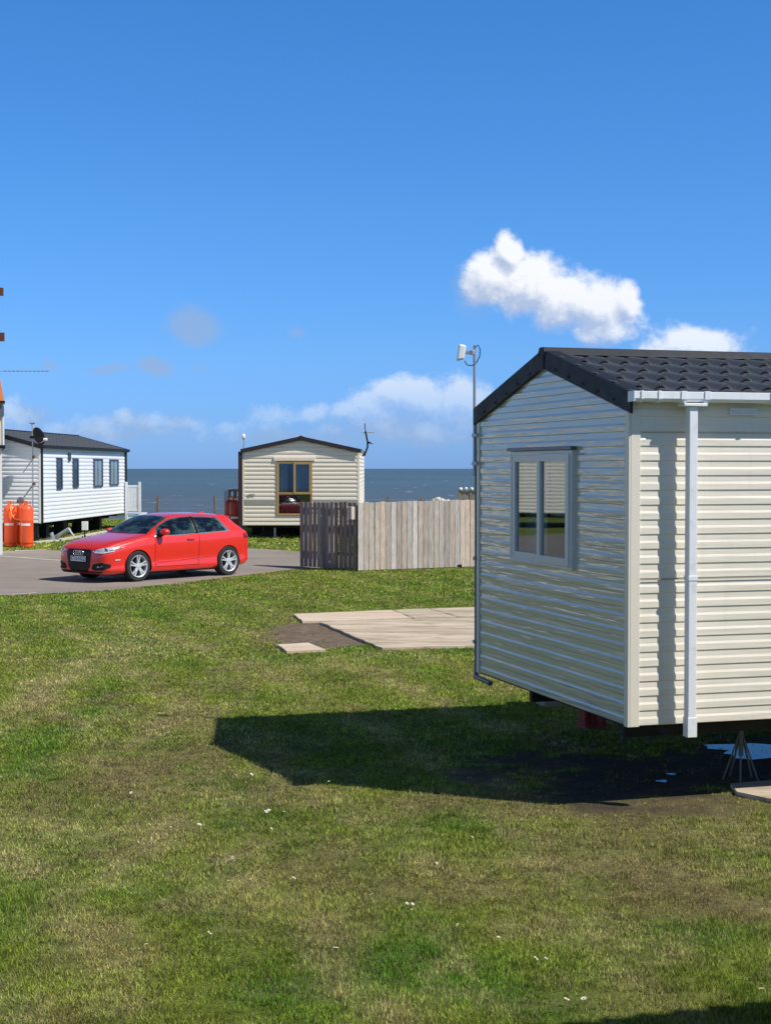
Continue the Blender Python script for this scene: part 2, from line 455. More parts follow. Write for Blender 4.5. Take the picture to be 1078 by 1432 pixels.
def wood_mat(name, base, dark, objvar=True):
    m, t, b = new_mat(name)
    v = t.node('ShaderNodeTexCoord').outputs['Object']
    oi = t.node('ShaderNodeObjectInfo')
    loc = t.node('ShaderNodeVectorMath', operation='SCALE'); t.l.new(oi.outputs['Location'], loc.inputs[0]); loc.inputs['Scale'].default_value = 1.0
    cmb = t.node('ShaderNodeCombineXYZ'); t.l.new(t.m('MULTIPLY', oi.outputs['Random'], 50), cmb.inputs[0]); t.l.new(t.m('MULTIPLY', oi.outputs['Random'], 31), cmb.inputs[2])
    ad = t.node('ShaderNodeVectorMath', operation='ADD'); t.l.new(v, ad.inputs[0]); t.l.new(cmb.outputs[0], ad.inputs[1])
    grain = t.noise(t.mapping(ad.outputs[0], (28, 28, 1.6)), 2.2, 7, .65, .6)
    stain = t.noise(t.mapping(ad.outputs[0], (1, 1, .7)), 3.0, 5)
    c = t.mix(t.smooth(grain.outputs[0], .35, .7), dark + (1,), base + (1,))
    c = t.mix(t.m('MULTIPLY', t.smooth(stain.outputs[0], .5, .75), .55), c, (base[0] * .62, base[1] * .66, base[2] * .55, 1))
    hv = t.node('ShaderNodeHueSaturation'); t.l.new(c, hv.inputs['Color'])
    t.l.new(t.m('ADD', t.m('MULTIPLY', oi.outputs['Random'], .5), .72), hv.inputs['Value'])
    t.l.new(t.m('ADD', t.m('MULTIPLY', t.m('FRACT', t.m('MULTIPLY', oi.outputs['Random'], 7.3)), .7), .65), hv.inputs['Saturation'])
    t.l.new(hv.outputs[0], b.inputs['Base Color']); setp(b, rough=.85, spec=.25)
    bp = t.node('ShaderNodeBump'); bp.inputs['Distance'].default_value = .004; bp.inputs['Strength'].default_value = .7
    t.l.new(grain.outputs[0], bp.inputs['Height']); t.l.new(bp.outputs[0], b.inputs['Normal'])
    return m
M['fence'] = wood_mat('weathered_fence_timber', (.66, .57, .50), (.36, .295, .25))
M['fence_dark'] = wood_mat('shaded_weathered_timber', (.44, .36, .32), (.22, .17, .15))  # darker copy of the fence timber, the left run's shade in its colour
M['post'] = wood_mat('grey_post_timber', (.40, .33, .25), (.2, .15, .11))

def grass_mat(blades):
    m, t, b = new_mat('grass_blades' if blades else 'ground_turf_and_soil')
    at_ = t.node('ShaderNodeAttribute', attribute_name='gcol')
    geo = t.node('ShaderNodeNewGeometry')
    n1 = t.noise(geo.outputs['Position'], 7.0, 7, .7)
    n2 = t.noise(geo.outputs['Position'], 45.0 if not blades else 1.1, 5, .7)
    f = t.m('MULTIPLY', t.smooth(n1.outputs[0], .3, .7, .72, 1.25), t.smooth(n2.outputs[0], .3, .7, .75, 1.2))
    hv = t.node('ShaderNodeHueSaturation'); t.l.new(at_.outputs['Color'], hv.inputs['Color']); t.l.new(f, hv.inputs['Value'])
    if blades:
        out = t.n.get('Material Output')
        setp(b, rough=.6, spec=.12)
        t.l.new(hv.outputs[0], b.inputs['Base Color'])
        tr = t.node('ShaderNodeBsdfTranslucent'); t.l.new(hv.outputs[0], tr.inputs[0])
        mx = t.node('ShaderNodeMixShader'); mx.inputs[0].default_value = .28
        t.l.new(b.outputs[0], mx.inputs[1]); t.l.new(tr.outputs[0], mx.inputs[2]); t.l.new(mx.outputs[0], out.inputs[0])
    else:
        t.l.new(hv.outputs[0], b.inputs['Base Color']); setp(b, rough=.95, spec=.15)
        bn = t.noise(geo.outputs['Position'], 22, 8, .75)
        bp = t.node('ShaderNodeBump'); bp.inputs['Distance'].default_value = .05; bp.inputs['Strength'].default_value = .8
        t.l.new(bn.outputs[0], bp.inputs['Height']); t.l.new(bp.outputs[0], b.inputs['Normal'])
    return m
M['ground'] = grass_mat(False); M['blades'] = grass_mat(True)

def asphalt():
    m, t, b = new_mat('worn_tarmac')
    v = t.node('ShaderNodeNewGeometry').outputs['Position']
    a = t.noise(v, .7, 6, .6); s = t.noise(v, 60, 4, .7); p = t.noise(t.mapping(v, (.25, 1.6, 1)), 1.4, 6, .6)
    c = t.mix(t.smooth(a.outputs[0], .3, .7), (.25, .215, .18, 1), (.33, .285, .24, 1))
    c = t.mix(t.m('MULTIPLY', t.smooth(p.outputs[0], .5, .62), .55), c, (.21, .185, .165, 1))
    c = t.mix(t.m('MULTIPLY', s.outputs[0], .5), c, (.22, .19, .165, 1))
    t.l.new(c, b.inputs['Base Color']); setp(b, rough=.9, spec=.3)
    bp = t.node('ShaderNodeBump'); bp.inputs['Distance'].default_value = .01; bp.inputs['Strength'].default_value = .5
    t.l.new(s.outputs[0], bp.inputs['Height']); t.l.new(bp.outputs[0], b.inputs['Normal'])
    return m
M['asphalt'] = asphalt()

def concrete(name, a, b_, moss, mossamt=.5):
    m, t, b = new_mat(name)
    v = t.node('ShaderNodeNewGeometry').outputs['Position']
    n = t.noise(t.mapping(v, (.35, 1.5, 1)), 1.5, 7, .65); s = t.noise(v, 50, 5, .7); mo = t.noise(t.mapping(v, (.7, 1.6, 1), (3, 5, 0)), 2.2, 8, .7)
    c = t.mix(t.smooth(n.outputs[0], .32, .68), a + (1,), b_ + (1,))
    c = t.mix(t.m('MULTIPLY', t.smooth(mo.outputs[0], .48, .66), mossamt), c, moss + (1,))
    c = t.mix(t.m('MULTIPLY', t.smooth(s.outputs[0], .45, .7), .25), c, (a[0] * .5, a[1] * .5, a[2] * .5, 1))
    t.l.new(c, b.inputs['Base Color']); setp(b, rough=.9, spec=.25)
    bp = t.node('ShaderNodeBump'); bp.inputs['Distance'].default_value = .006; bp.inputs['Strength'].default_value = .5
    t.l.new(s.outputs[0], bp.inputs['Height']); t.l.new(bp.outputs[0], b.inputs['Normal'])
    return m
M['pad'] = concrete('old_concrete_slab', (.42, .34, .25), (.68, .565, .43), (.30, .24, .15), .8)
M['paver'] = concrete('pinkish_paver', (.56, .44, .32), (.72, .58, .44), (.25, .2, .12), .3)
M['kerb'] = concrete('pale_kerb', (.50, .47, .40), (.62, .58, .50), (.3, .27, .2), .4)
M['paint_line'] = concrete('worn_white_line', (.48, .47, .44), (.62, .61, .58), (.25, .23, .2), .5)

def water(name, sea):
    m, t, b = new_mat(name)
    v = t.node('ShaderNodeNewGeometry').outputs['Position']
    if sea:
        sx = t.node('ShaderNodeSeparateXYZ'); t.l.new(v, sx.inputs[0])
        big = t.noise(t.mapping(v, (.004, .0025, 1)), 1.0, 7, .6)
        fin = t.noise(t.mapping(v, (.05, .018, 1)), 1.0, 6, .65)
        c = t.mix(t.smooth(big.outputs[0], .35, .65), (.060, .118, .178, 1), (.075, .135, .195, 1))
        c = t.mix(t.m('MULTIPLY', t.smooth(fin.outputs[0], .5, .75), .35), c, (.10, .15, .21, 1))
        near = t.smooth(t.m('ADD', sx.outputs[1], t.m('MULTIPLY', big.outputs[0], 300)), 1150, 480)
        c = t.mix(t.m('MULTIPLY', near, .72), c, (.088, .122, .165, 1))
        cap = t.noise(t.mapping(v, (.16, .02, 1)), 1.0, 3, .5)
        c = t.mix(t.m('MULTIPLY', t.smooth(cap.outputs[0], .67, .73), .55), c, (.5, .53, .56, 1))
        t.l.new(c, b.inputs['Base Color']); setp(b, rough=.75, spec=.12)
        bp = t.node('ShaderNodeBump'); bp.inputs['Distance'].default_value = 1.2; bp.inputs['Strength'].default_value = 1.0
        bn = t.noise(t.mapping(v, (.12, .06, 1)), 1.0, 8, .6)
    else:
        b.inputs['Base Color'].default_value = (.012, .010, .008, 1); setp(b, rough=.03, spec=.12)
        bp = t.node('ShaderNodeBump'); bp.inputs['Distance'].default_value = .001; bp.inputs['Strength'].default_value = .6
        bn = t.noise(v, 6, 3)
    t.l.new(bn.outputs[0], bp.inputs['Height']); t.l.new(bp.outputs[0], b.inputs['Normal'])
    return m
M['sea'] = water('sea_water', True); M['puddle'] = water('puddle_water', False)
M['wet_soil'] = simple('wet_dark_soil', (.03, .022, .016), .7, var=.4, vscale=14, bump=1.0, bscale=50)

# ------------------------------------------------------------------ land
def vnoise(x, y, seed):
    xi = np.floor(x).astype(np.int64); yi = np.floor(y).astype(np.int64)
    fx = x - xi; fy = y - yi; fx = fx * fx * (3 - 2 * fx); fy = fy * fy * (3 - 2 * fy)
    def h(a, b):
        n = (a * 374761393 + b * 668265263 + seed * 1442695041) & 0xffffffff
        n = ((n ^ (n >> 13)) * 1274126177) & 0xffffffff
        return ((n ^ (n >> 16)) & 0xffff) / 65535.0
    return (h(xi, yi) * (1 - fx) + h(xi + 1, yi) * fx) * (1 - fy) + (h(xi, yi + 1) * (1 - fx) + h(xi + 1, yi + 1) * fx) * fy
def fbm(x, y, sc, seed, octs=4):
    s = 0; a = .5; tot = 0
    for i in range(octs):
        s = s + a * vnoise(x * sc + 13.7 * i + 100, y * sc + 7.1 * i + 100, seed + i); tot += a; a *= .55; sc *= 2.03
    return s / tot

CAR_ROT = math.atan2(-.957, .289)            # near caravan: its long side runs along (.957,.289)
XH = Vector((.289, -.957, 0)).normalized(); YH = Vector((.957, .289, 0)).normalized()
NEAR_CORNER = Vector((1.713, 10.80, 0))
CW = 3.05
NEAR_O = NEAR_CORNER - XH * CW

def blob(x, y, px, py, rx, ry):              # soft patch centred on a ground pixel, size given in pixels there
    cx, cy = gph(px, py); k = FPX / cy
    wx = rx / k; wy = abs(gph(px, py - ry)[1] - gph(px, py + ry)[1]) / 2
    return np.exp(-(((x - cx) / wx) ** 2 + ((y - cy) / wy) ** 2))

DRY = [(75, 960, 34, 60, .8), (205, 905, 60, 16, .45), (420, 935, 60, 12, .3), (230, 1010, 26, 26, .7), (590, 965, 26, 10, .4), (60, 1150, 90, 26, .5), (110, 1180, 60, 30, .3),
       (300, 1110, 50, 16, .45), (180, 1160, 60, 16, .4), (130, 1320, 50, 30, .35), (1040, 1175, 70, 14, .7), (850, 1300, 60, 30, .3), (160, 1200, 70, 30, .4), (770, 1225, 40, 60, .3),
       (330, 1120, 60, 10, .4), (840, 885, 40, 16, .2), (170, 880, 30, 6, .5), (520, 880, 0.1, 0.1, 0), (100, 1285, 90, 20, .35), (950, 1340, 60, 14, .35), (450, 1230, 50, 40, .25), (700, 1200, 90, 14, .35)]
BROWN = [(260, 1065, 120, 50, .75), (400, 1110, 60, 26, .5), (560, 1120, 80, 12, .55), (860, 1128, 260, 16, 1.0), (900, 1165, 160, 20, .7), (880, 1210, 130, 50, .6), (330, 1170, 90, 34, .4),
         (470, 1215, 70, 30, .45), (90, 1110, 120, 40, .45), (480, 1185, 50, 16, .5), (620, 1250, 90, 20, .4), (150, 1330, 90, 26, .5), (820, 1400, 90, 20, .3), (1020, 1270, 70, 30, .5),
         (75, 885, 30, 8, .6), (400, 880, 40, 24, .6), (640, 1240, 70, 30, .3), (360, 1290, 60, 30, .3), (940, 1260, 130, 40, .5), (390, 870, 30, 30, .6)]
LUSH = [(60, 1240, 60, 40, .4), (130, 990, 30, 70, .7), (420, 1020, 40, 40, .2), (260, 850, 200, 14, .3), (600, 835, 120, 12, .3), (540, 1330, 120, 60, .4), (700, 1400, 120, 30, .5), (540, 1200, 80, 40, .3), (800, 1170, 60, 10, .3), (430, 1400, 90, 40, .3)]

def under_van(x, y):
    dx = x - NEAR_O.x; dy = y - NEAR_O.y
    return dx * XH.x + dy * XH.y, dx * YH.x + dy * YH.y      # local x, local y

SOIL = [gp(*p) for p in [(385, 868), (412, 858), (450, 866), (540, 906), (520, 913), (430, 900), (392, 897)]]
def in_poly(x, y, poly):
    r = np.zeros(x.shape, bool); n = len(poly)
    for i in range(n):
        x0, y0 = poly[i]; x1, y1 = poly[(i + 1) % n]
        c = ((y0 > y) != (y1 > y)); xx = x0 + (y - y0) * (x1 - x0) / ((y1 - y0) or 1e-9)
        r ^= c & (x < xx)
    return r

def soilness(x, y):
    lx, ly = under_van(x, y)
    n = fbm(x, y, 1.7, 91) - .5
    d = np.minimum(np.minimum(lx - .75, (3.05 - .02) - lx), ly + .45) + n * 2.2 + (fbm(x, y, 7.0, 93) - .5) * .9
    s = sstep(d, -.55, .65)
    sx, sy = gph(455, 885)
    d2 = 1 - np.sqrt(((x - sx) / .82) ** 2 + ((y - sy) / 2.5) ** 2) + n * .7
    s = np.maximum(s, sstep(d2, -.05, .2))
    edge = np.abs(y - 0) * 0
    return s

def turf(x, y):
    """returns colour (n,3) and soil amount"""
    a = fbm(x, y, .8, 3, 5); b = fbm(x, y * .7, 3.4, 17, 5); c = fbm(x * 1.0, y * .45, 5.0, 29) * .6 + fbm(x, y * .5, 16.0, 33, 3) * .4
    dry = np.clip((b - .5) * 1.7 + (c - .5) * 1.6, 0, 1) * .8 ; brown = np.clip((a - .52) * 1.6 + (b - .52) * 1.6 + (.5 - c) * 1.8, 0, 1) * .75
    lush = np.clip((.5 - a) * 2.2 + (fbm(x, y, 3.0, 55) - .5) * 1.6, 0, 1) * .8
    for L_, arr in ((DRY, 'd'), (BROWN, 'b'), (LUSH, 'l')):
        acc = 0
        for (px, py, rx, ry, w) in L_:
            if w: acc = acc + blob(x, y, px, py, rx, ry) * w * np.clip(2.6 * c - .45, 0, 1.6)
        if arr == 'd': dry = dry + acc
        elif arr == 'b': brown = brown + acc
        else: lush = lush + acc
    # mowing stripes / wheel tracks running away from the camera
    tr = np.sin((x * .93 + y * .34 + .9 * fbm(x, y, .25, 77)) * 2 * np.pi / 1.2)
    tm_ = np.clip(1.8 * b - .3, 0, 1.2); dry = dry + np.clip(tr, 0, 1) ** 2 * .55 * tm_; lush = lush + np.clip(-tr, 0, 1) * .6 * tm_
    far = sstep(y, 18, 27); brown = brown * (1 - .75 * far); dry = dry * (1 - .5 * far)
    dry = np.clip(dry, 0, 1)[:, None]; brown = np.clip(brown, 0, .92)[:, None]; lush = np.clip(lush, 0, 1)[:, None]
    base = np.array([.285, .345, .050]); col = np.repeat(base[None], len(x), 0)
    col = col * (1 - lush) + np.array([.135, .26, .030]) * lush
    col = col * (1 - dry) + np.array([.55, .50, .21]) * dry
    col = col * (1 - brown) + np.array([.33, .27, .115]) * brown
    return col, dry[:, 0], brown[:, 0]

ROAD = [(-60, 26.0)] + [gp(*p) for p in [(-10, 834), (60, 831), (150, 826), (240, 817), (330, 806), (420, 796)]] + \
       [(1.5, 38.9), (8, 40.5), (60, 46), (60, 52)] + [(9, 45.2), (1.5, 44.6)] + [gph(*p) for p in [(500, 772), (420, 772), (340, 767), (200, 772), (90, 771), (48, 770), (-10, 772)]] + [(-60, 46)]

def make_ground():
    xs = np.concatenate([[-400, -200, -120, -80, -50, -35, -25, -19], np.arange(-15, 15.01, .125), [19, 25, 35, 50, 80, 120, 200, 400]])
    ys = np.concatenate([[-80, -50, -30, -15, -6, 0], np.arange(3, 42.01, .125), np.arange(42.5, 68, .5), np.arange(68, 84, 1.0), [90]])
    X, Y = np.meshgrid(xs, ys); x = X.ravel(); y = Y.ravel()
    z = H(x, y)
    col, dry, br = turf(x, y); col = col * .62
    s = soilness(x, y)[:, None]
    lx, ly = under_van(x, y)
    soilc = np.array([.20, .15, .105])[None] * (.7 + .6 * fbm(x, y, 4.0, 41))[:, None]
    wet_shade = (sstep(lx, -.2, .5) * sstep(ly, -1.1, -.3) * sstep(4.0 - lx, 0, .6))[:, None]  # wet soil under the van, darkened to deepen the van's shadow too
    soilc = soilc * (1 - .60 * wet_shade)
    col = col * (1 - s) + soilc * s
    nx, ny = len(xs), len(ys)
    me = bpy.data.meshes.new('ground')
    idx = np.arange(nx * ny).reshape(ny, nx)
    q = np.stack([idx[:-1, :-1], idx[:-1, 1:], idx[1:, 1:], idx[1:, :-1]], -1).reshape(-1, 4)
    me.vertices.add(nx * ny); me.vertices.foreach_set('co', np.stack([x, y, z], -1).ravel())
    me.loops.add(q.size); me.loops.foreach_set('vertex_index', q.ravel().astype(np.int32))
    me.polygons.add(len(q)); me.polygons.foreach_set('loop_start', np.arange(0, q.size, 4, dtype=np.int32))
    me.update(calc_edges=True); me.validate()
    me.polygons.foreach_set('use_smooth', [True] * len(me.polygons))
    ca = me.color_attributes.new('gcol', 'FLOAT_COLOR', 'POINT')
    ca.data.foreach_set('color', np.concatenate([col, np.ones((len(col), 1))], 1).ravel().astype(np.float32))
    me.materials.append(M['ground'])
    o = bpy.data.objects.new('ground', me); COL.objects.link(o); structure(o)
make_ground()

def sheet(name, poly, mat, dz, step=.5, thick=0.0, kind=True, wob=0.0):
    """flat polygon draped over the land"""
    pts = []
    n = len(poly)
    for i in range(n):
        p = Vector(poly[i]); q = Vector(poly[(i + 1) % n]); k = max(1, int((q - p).length / step))
        for j in range(k):
            r = p.lerp(q, j / k)
            if wob: r = r + Vector((random.uniform(-wob, wob), random.uniform(-wob, wob)))
            pts.append(r)
    nb = len(pts)
    arr = [(p.x, p.y) for p in pts]
    x0 = min(p.x for p in pts); x1 = max(p.x for p in pts); y0 = min(p.y for p in pts); y1 = max(p.y for p in pts)
    gx = np.arange(x0, x1, step); gy = np.arange(y0, y1, step)
    if len(gx) * len(gy):
        GX, GY = np.meshgrid(gx, gy); GX = GX.ravel(); GY = GY.ravel()
        ins = in_poly(GX, GY, arr)
        extra = [Vector((a, b)) for a, b in zip(GX[ins], GY[ins])]
    else: extra = []
    vo, eo, fo, *_ = geometry.delaunay_2d_cdt(pts + extra, [(i, (i + 1) % nb) for i in range(nb)], [], 1, 1e-5)
    vs = [(v.x, v.y, Hs(v.x, v.y) + dz) for v in vo]
    m = MB(); m.add(vs, [tuple(f) for f in fo])
    o = m.build(name, mat, recalc=False)
    me = o.data
    bm = bmesh.new(); bm.from_mesh(me)
    for f in bm.faces:
        f.normal_update()
        if f.normal.z < 0: f.normal_flip()
    if thick:
        r = bmesh.ops.extrude_face_region(bm, geom=list(bm.faces))
        for g in r['geom']:
            if isinstance(g, bmesh.types.BMVert): g.co.z += thick
        bmesh.ops.recalc_face_normals(bm, faces=bm.faces)
    bm.to_mesh(me); bm.free()
    return structure(o) if kind else o

sheet('road', ROAD, M['asphalt'], .006, .5, 0.0, True, .05)
def strip(pts, w):
    a = [Vector(p) for p in pts]; L_, R_ = [], []
    for i, p in enumerate(a):
        d = (a[min(i + 1, len(a) - 1)] - a[max(i - 1, 0)]).normalized(); n = Vector((-d.y, d.x)) * w / 2
        L_.append(tuple(p + n)); R_.append(tuple(p - n))
    return L_ + R_[::-1]
sheet('road_marking', strip([gph(-8, 777.5), gph(40, 781), (gph(92, 784.5))], .13), M['paint_line'], .011, .6)
sheet('road_marking', strip([gph(22, 771.5), gph(66, 770.0)], .16), M['paint_line'], .011, .4)
sheet('road_edging', strip([gp(-12, 832.5), gp(30, 831), gp(52, 829.5)], .10), M['kerb'], .011, .6)
# mid-lawn concrete base: slabs with open joints
PADZ = .004
def slab(name, pix, mat, thick=.032, wob=.014):
    return sheet(name, [gp(*p, .04) for p in pix], mat, PADZ, .25, thick, True, wob)
slab('concrete_slab', [(410, 858), (548, 852.5), (576, 863.5), (470, 867.5), (424, 868.5)], M['paver'])
slab('concrete_slab', [(550, 852.5), (598, 850.5), (640, 862), (579, 864)], M['pad'])
slab('concrete_slab', [(600, 850.5), (740, 846), (800, 858), (642, 862)], M['pad'])
slab('concrete_slab', [(448, 869.5), (579, 864.8), (800, 859), (860, 897), (534, 905.5)], M['pad'])
slab('paving_slab', [(388, 901), (432, 898), (455, 908), (402, 910)], M['paver'])
# slab under the near caravan and puddles lying in the shade
sheet('concrete_slab', [gp(*p, .03) for p in [(1030, 1108), (1120, 1126), (1220, 1110), (1160, 1086), (1020, 1096)]], M['pad'], .004, .25, .03, True, .01)
def puddle(cx, cy, rx, ry, seed):
    random.seed(seed); p = []
    x0, y0 = gp(cx, cy); k = FPX / y0; wx = rx / k; wy = abs(gp(cx, cy - ry)[1] - gp(cx, cy + ry)[1]) / 2
    for i in range(26):
        t = 2 * math.pi * i / 26; r = 1 + .22 * math.sin(3 * t + seed) + random.uniform(-.16, .16)
        p.append((x0 + wx * r * math.cos(t), y0 + wy * r * math.sin(t)))
    return p
sheet('puddle', puddle(1075, 1050, 85, 10, 1), M['puddle'], .005, .2)
sheet('puddle', puddle(775, 1036, 16, 3.2, 4), M['puddle'], .005, .1)
sheet('puddle', puddle(925, 1093, 8, 1.6, 5), M['puddle'], .005, .1)
sheet('puddle', puddle(938, 1083, 6, 1.4, 6), M['puddle'], .005, .1)
random.seed(21)

# sea
mb = MB()
xs = [-30000, -8000, -2000, -500, 0, 500, 2000, 8000, 30000]; ys = [70, 200, 500, 1200, 3000, 9000, 40000]
for j, yy in enumerate(ys):
    for xx in xs: mb.v.append((xx, yy, -7.0))
for j in range(len(ys) - 1):
    for i in range(len(xs) - 1):
        mb.f.append((j * 9 + i, j * 9 + i + 1, (j + 1) * 9 + i + 1, (j + 1) * 9 + i)); mb.mi.append(0)
structure(mb.build('sea', M['sea'], recalc=False))

# ------------------------------------------------------------------ grass blades
def make_grass():
    ROADP = [tuple(p) for p in ROAD]
    PADP = [gp(*p) for p in [(410, 857), (740, 845), (870, 898), (534, 907), (447, 870), (422, 870)]]
    PAV = [gp(*p) for p in [(386, 900.5), (433, 897), (458, 908.5), (400, 911)]]
    PAD2 = [gp(*p) for p in [(1026, 1111), (1120, 1126), (1220, 1100), (1140, 1062), (1010, 1068)]]
    bands = [(5.6, 9, 27000, .0026, .030), (9, 13, 14000, .0036, .032), (13, 19, 6200, .0052, .034), (19, 28, 2700, .008, .036), (28, 41, 1100, .013, .04), (41, 66, 150, .03, .06)]
    V = []; C = []
    for (y0, y1, dens_, w, hh) in bands:
        half = .2507 * y1 + 1.0
        if y1 > 60: half += 1
        n = int(dens_ * (y1 - y0) * 2 * half)
        x = rng.uniform(-half, half, n); y = rng.uniform(y0, y1, n)
        keep = np.abs(x) < .2507 * y + 1.0
        s = soilness(x, y); col, dry, br = turf(x, y)
        lx, ly = under_van(x, y)
        clump = fbm(x, y, 9.0, 61)
        prob = (1 - s) ** 1.5 * (1 - .5 * br) * np.clip(3.2 * clump - .75, .12, 1.3)
        prob = np.where(s > .6, .006 + .02 * (clump > .6), prob)
        keep &= rng.uniform(0, 1, n) < prob
        if y1 > 27: keep &= ~in_poly(x, y, ROADP)
        keep &= ~(in_poly(x, y, PADP) | in_poly(x, y, PAV) | in_poly(x, y, PAD2))
        x = x[keep]; y = y[keep]; col = col[keep]; dry = dry[keep]; br = br[keep]; n = len(x)
        z = H(x, y)
        ang = rng.uniform(0, 2 * np.pi, n); lean = rng.uniform(.15, 1.35, n)
        big = fbm(x, y, 3.5, 83)
        h = hh * rng.uniform(.4, 1.15, n) * (1 - .45 * br) * (.45 + .65 * big + .5 * clump[keep])
        ww = w * rng.uniform(.7, 1.3, n)
        la = rng.uniform(0, 2 * np.pi, n)
        tx = np.cos(la) * np.sin(lean) * h; ty = np.sin(la) * np.sin(lean) * h; tz = np.cos(lean) * h
        p0 = np.stack([x - np.cos(ang) * ww, y - np.sin(ang) * ww, z - .003], -1)
        p1 = np.stack([x + np.cos(ang) * ww, y + np.sin(ang) * ww, z - .003], -1)
        p2 = np.stack([x + tx, y + ty, z + tz], -1)
        V.append(np.stack([p0, p1, p2], 1).reshape(-1, 3))
        c = col * (rng.uniform(.28, 1.4, n) ** 1.3 * 1.25)[:, None]
        straw = rng.uniform(0, 1, n) < (.07 + .30 * dry + .16 * br)
        c[straw] = np.array([.34, .29, .14]) * rng.uniform(.6, 1.5, straw.sum())[:, None]
        red = rng.uniform(0, 1, n) < .16 * br
        c[red] = np.array([.15, .085, .05]) * rng.uniform(.7, 1.2, red.sum())[:, None]
        C.append(np.repeat(c, 3, 0))
    V = np.concatenate(V).astype(np.float32); C = np.concatenate(C).astype(np.float32)
    n = len(V)
    me = bpy.data.meshes.new('grass')
    me.vertices.add(n); me.vertices.foreach_set('co', V.ravel())
    me.loops.add(n); me.loops.foreach_set('vertex_index', np.arange(n, dtype=np.int32))
    me.polygons.add(n // 3); me.polygons.foreach_set('loop_start', np.arange(0, n, 3, dtype=np.int32))
    me.update(calc_edges=True)
    ca = me.color_attributes.new('gcol', 'FLOAT_COLOR', 'POINT')
    ca.data.foreach_set('color', np.concatenate([C, np.ones((n, 1), np.float32)], 1).ravel())
    me.materials.append(M['blades'])
    o = bpy.data.objects.new('grass', me); COL.objects.link(o)
    o['kind'] = 'stuff'; o['label'] = 'mown lawn of short green and straw coloured grass'; o['category'] = 'grass'
    print('blades', n // 3)
make_grass()

# ------------------------------------------------------------------ caravans
def siding(mb, F, u0, u1, z0, z1, clip=None, openings=(), period=.104, depth=None, style=0):
    """lap cladding sheet. clip(z) -> (ulo, uhi). openings: (ua, ub, za, zb)"""
    O, U, N = F
    depth = depth or (.0072 if period < .12 else .014)
    prof = [(0, 0.0), (.05, 1.0), (.44, .95), (.60, .18), (1.0, 0.0)] if style == 0 else [(0, .0), (.06, 1.0), (1.0, .0)]
    lv = []
    k = 0
    while z0 + k * period < z1 - 1e-6:
        for (t, d) in prof[:-1] if k else prof[:-1]:
            lv.append((z0 + (k + t) * period, d * depth))
        k += 1
    lv.append((z0 + k * period, 0.0))
    lv = [l for l in lv]
    def out(z):
        for a, b in zip(lv, lv[1:]):
            if a[0] <= z <= b[0]: return a[1] + (b[1] - a[1]) * (z - a[0]) / max(1e-9, b[0] - a[0])
        return 0.0
    ex = [z1] + [z for o in openings for z in (o[2], o[3])]
    levels = [l for l in lv if l[0] <= z1] + [(z, out(z)) for z in ex if z <= z1]
    levels = sorted(levels)
    lo = lambda z: clip(z)[0] if clip else u0
    hi = lambda z: clip(z)[1] if clip else u1
    P = lambda u, n, z: tuple(O + U * u + N * n + Vector((0, 0, z)))
    for (za, na), (zb, nb) in zip(levels, levels[1:]):
        if zb - za < 1e-6: continue
        zm = (za + zb) / 2
        cuts = sorted([(o[0], o[1]) for o in openings if o[2] < zm < o[3]])
        segs = []; a0, b0 = lo(za), lo(zb)
        for (ca, cb) in cuts:
            segs.append((a0, ca, b0, ca)); a0 = b0 = cb
        segs.append((a0, hi(za), b0, hi(zb)))
        for (a, b, c, d) in segs:
            mb.add([P(a, na, za), P(b, na, za), P(d, nb, zb), P(c, nb, zb)], [(0, 1, 2, 3)])
    return mb

def tile_roof(mb, x0, z0, x1, z1, ya, yb, pitch=.175, amp=.021, rows=5, ns=10, step_h=.020):
    """pressed tile sheet from the ridge (x0,z0) to the eave (x1,z1), running along y"""
    d = Vector((x1 - x0, 0, z1 - z0)); L = d.length; d.normalize(); n = Vector((-d.z, 0, d.x))
    if n.z < 0: n = -n
    ny = int((yb - ya) / pitch * ns); ys = [ya + (yb - ya) * i / ny for i in range(ny + 1)]
    vl = []
    for r in range(rows):
        for (t, q, e_) in ((0.0, .0, 0), (.5, .5, 0), (.93, .96, 0), (1.0, 1.0, .022), (1.0, .45, .022)):
            vl.append(((r + t) / rows, q, e_))
    grid = []
    for (v, q, e_) in vl:
        row = []
        for y in ys:
            ph = ((y / pitch) % 1.0)
            w = (.5 + .5 * math.cos(2 * math.pi * ph))
            sag = .035 * (1 - w)           # the nose of each tile hangs a little lower in the pan
            vv = min(L * v + e_ - sag * q * .4, L)
            p = Vector((x0, y, z0)) + d * max(vv, 0) + n * (w * amp + q * step_h * (.6 + .4 * w))
            row.append(p)
        grid.append(row)
    o = len(mb.v)
    for row in grid: mb.v += [tuple(p) for p in row]
    m = ny + 1
    for i in range(len(grid) - 1):
        for j in range(ny):
            a = o + i * m + j
            mb.f.append((a, a + 1, a + m + 1, a + m)); mb.mi.append(mb.cur)

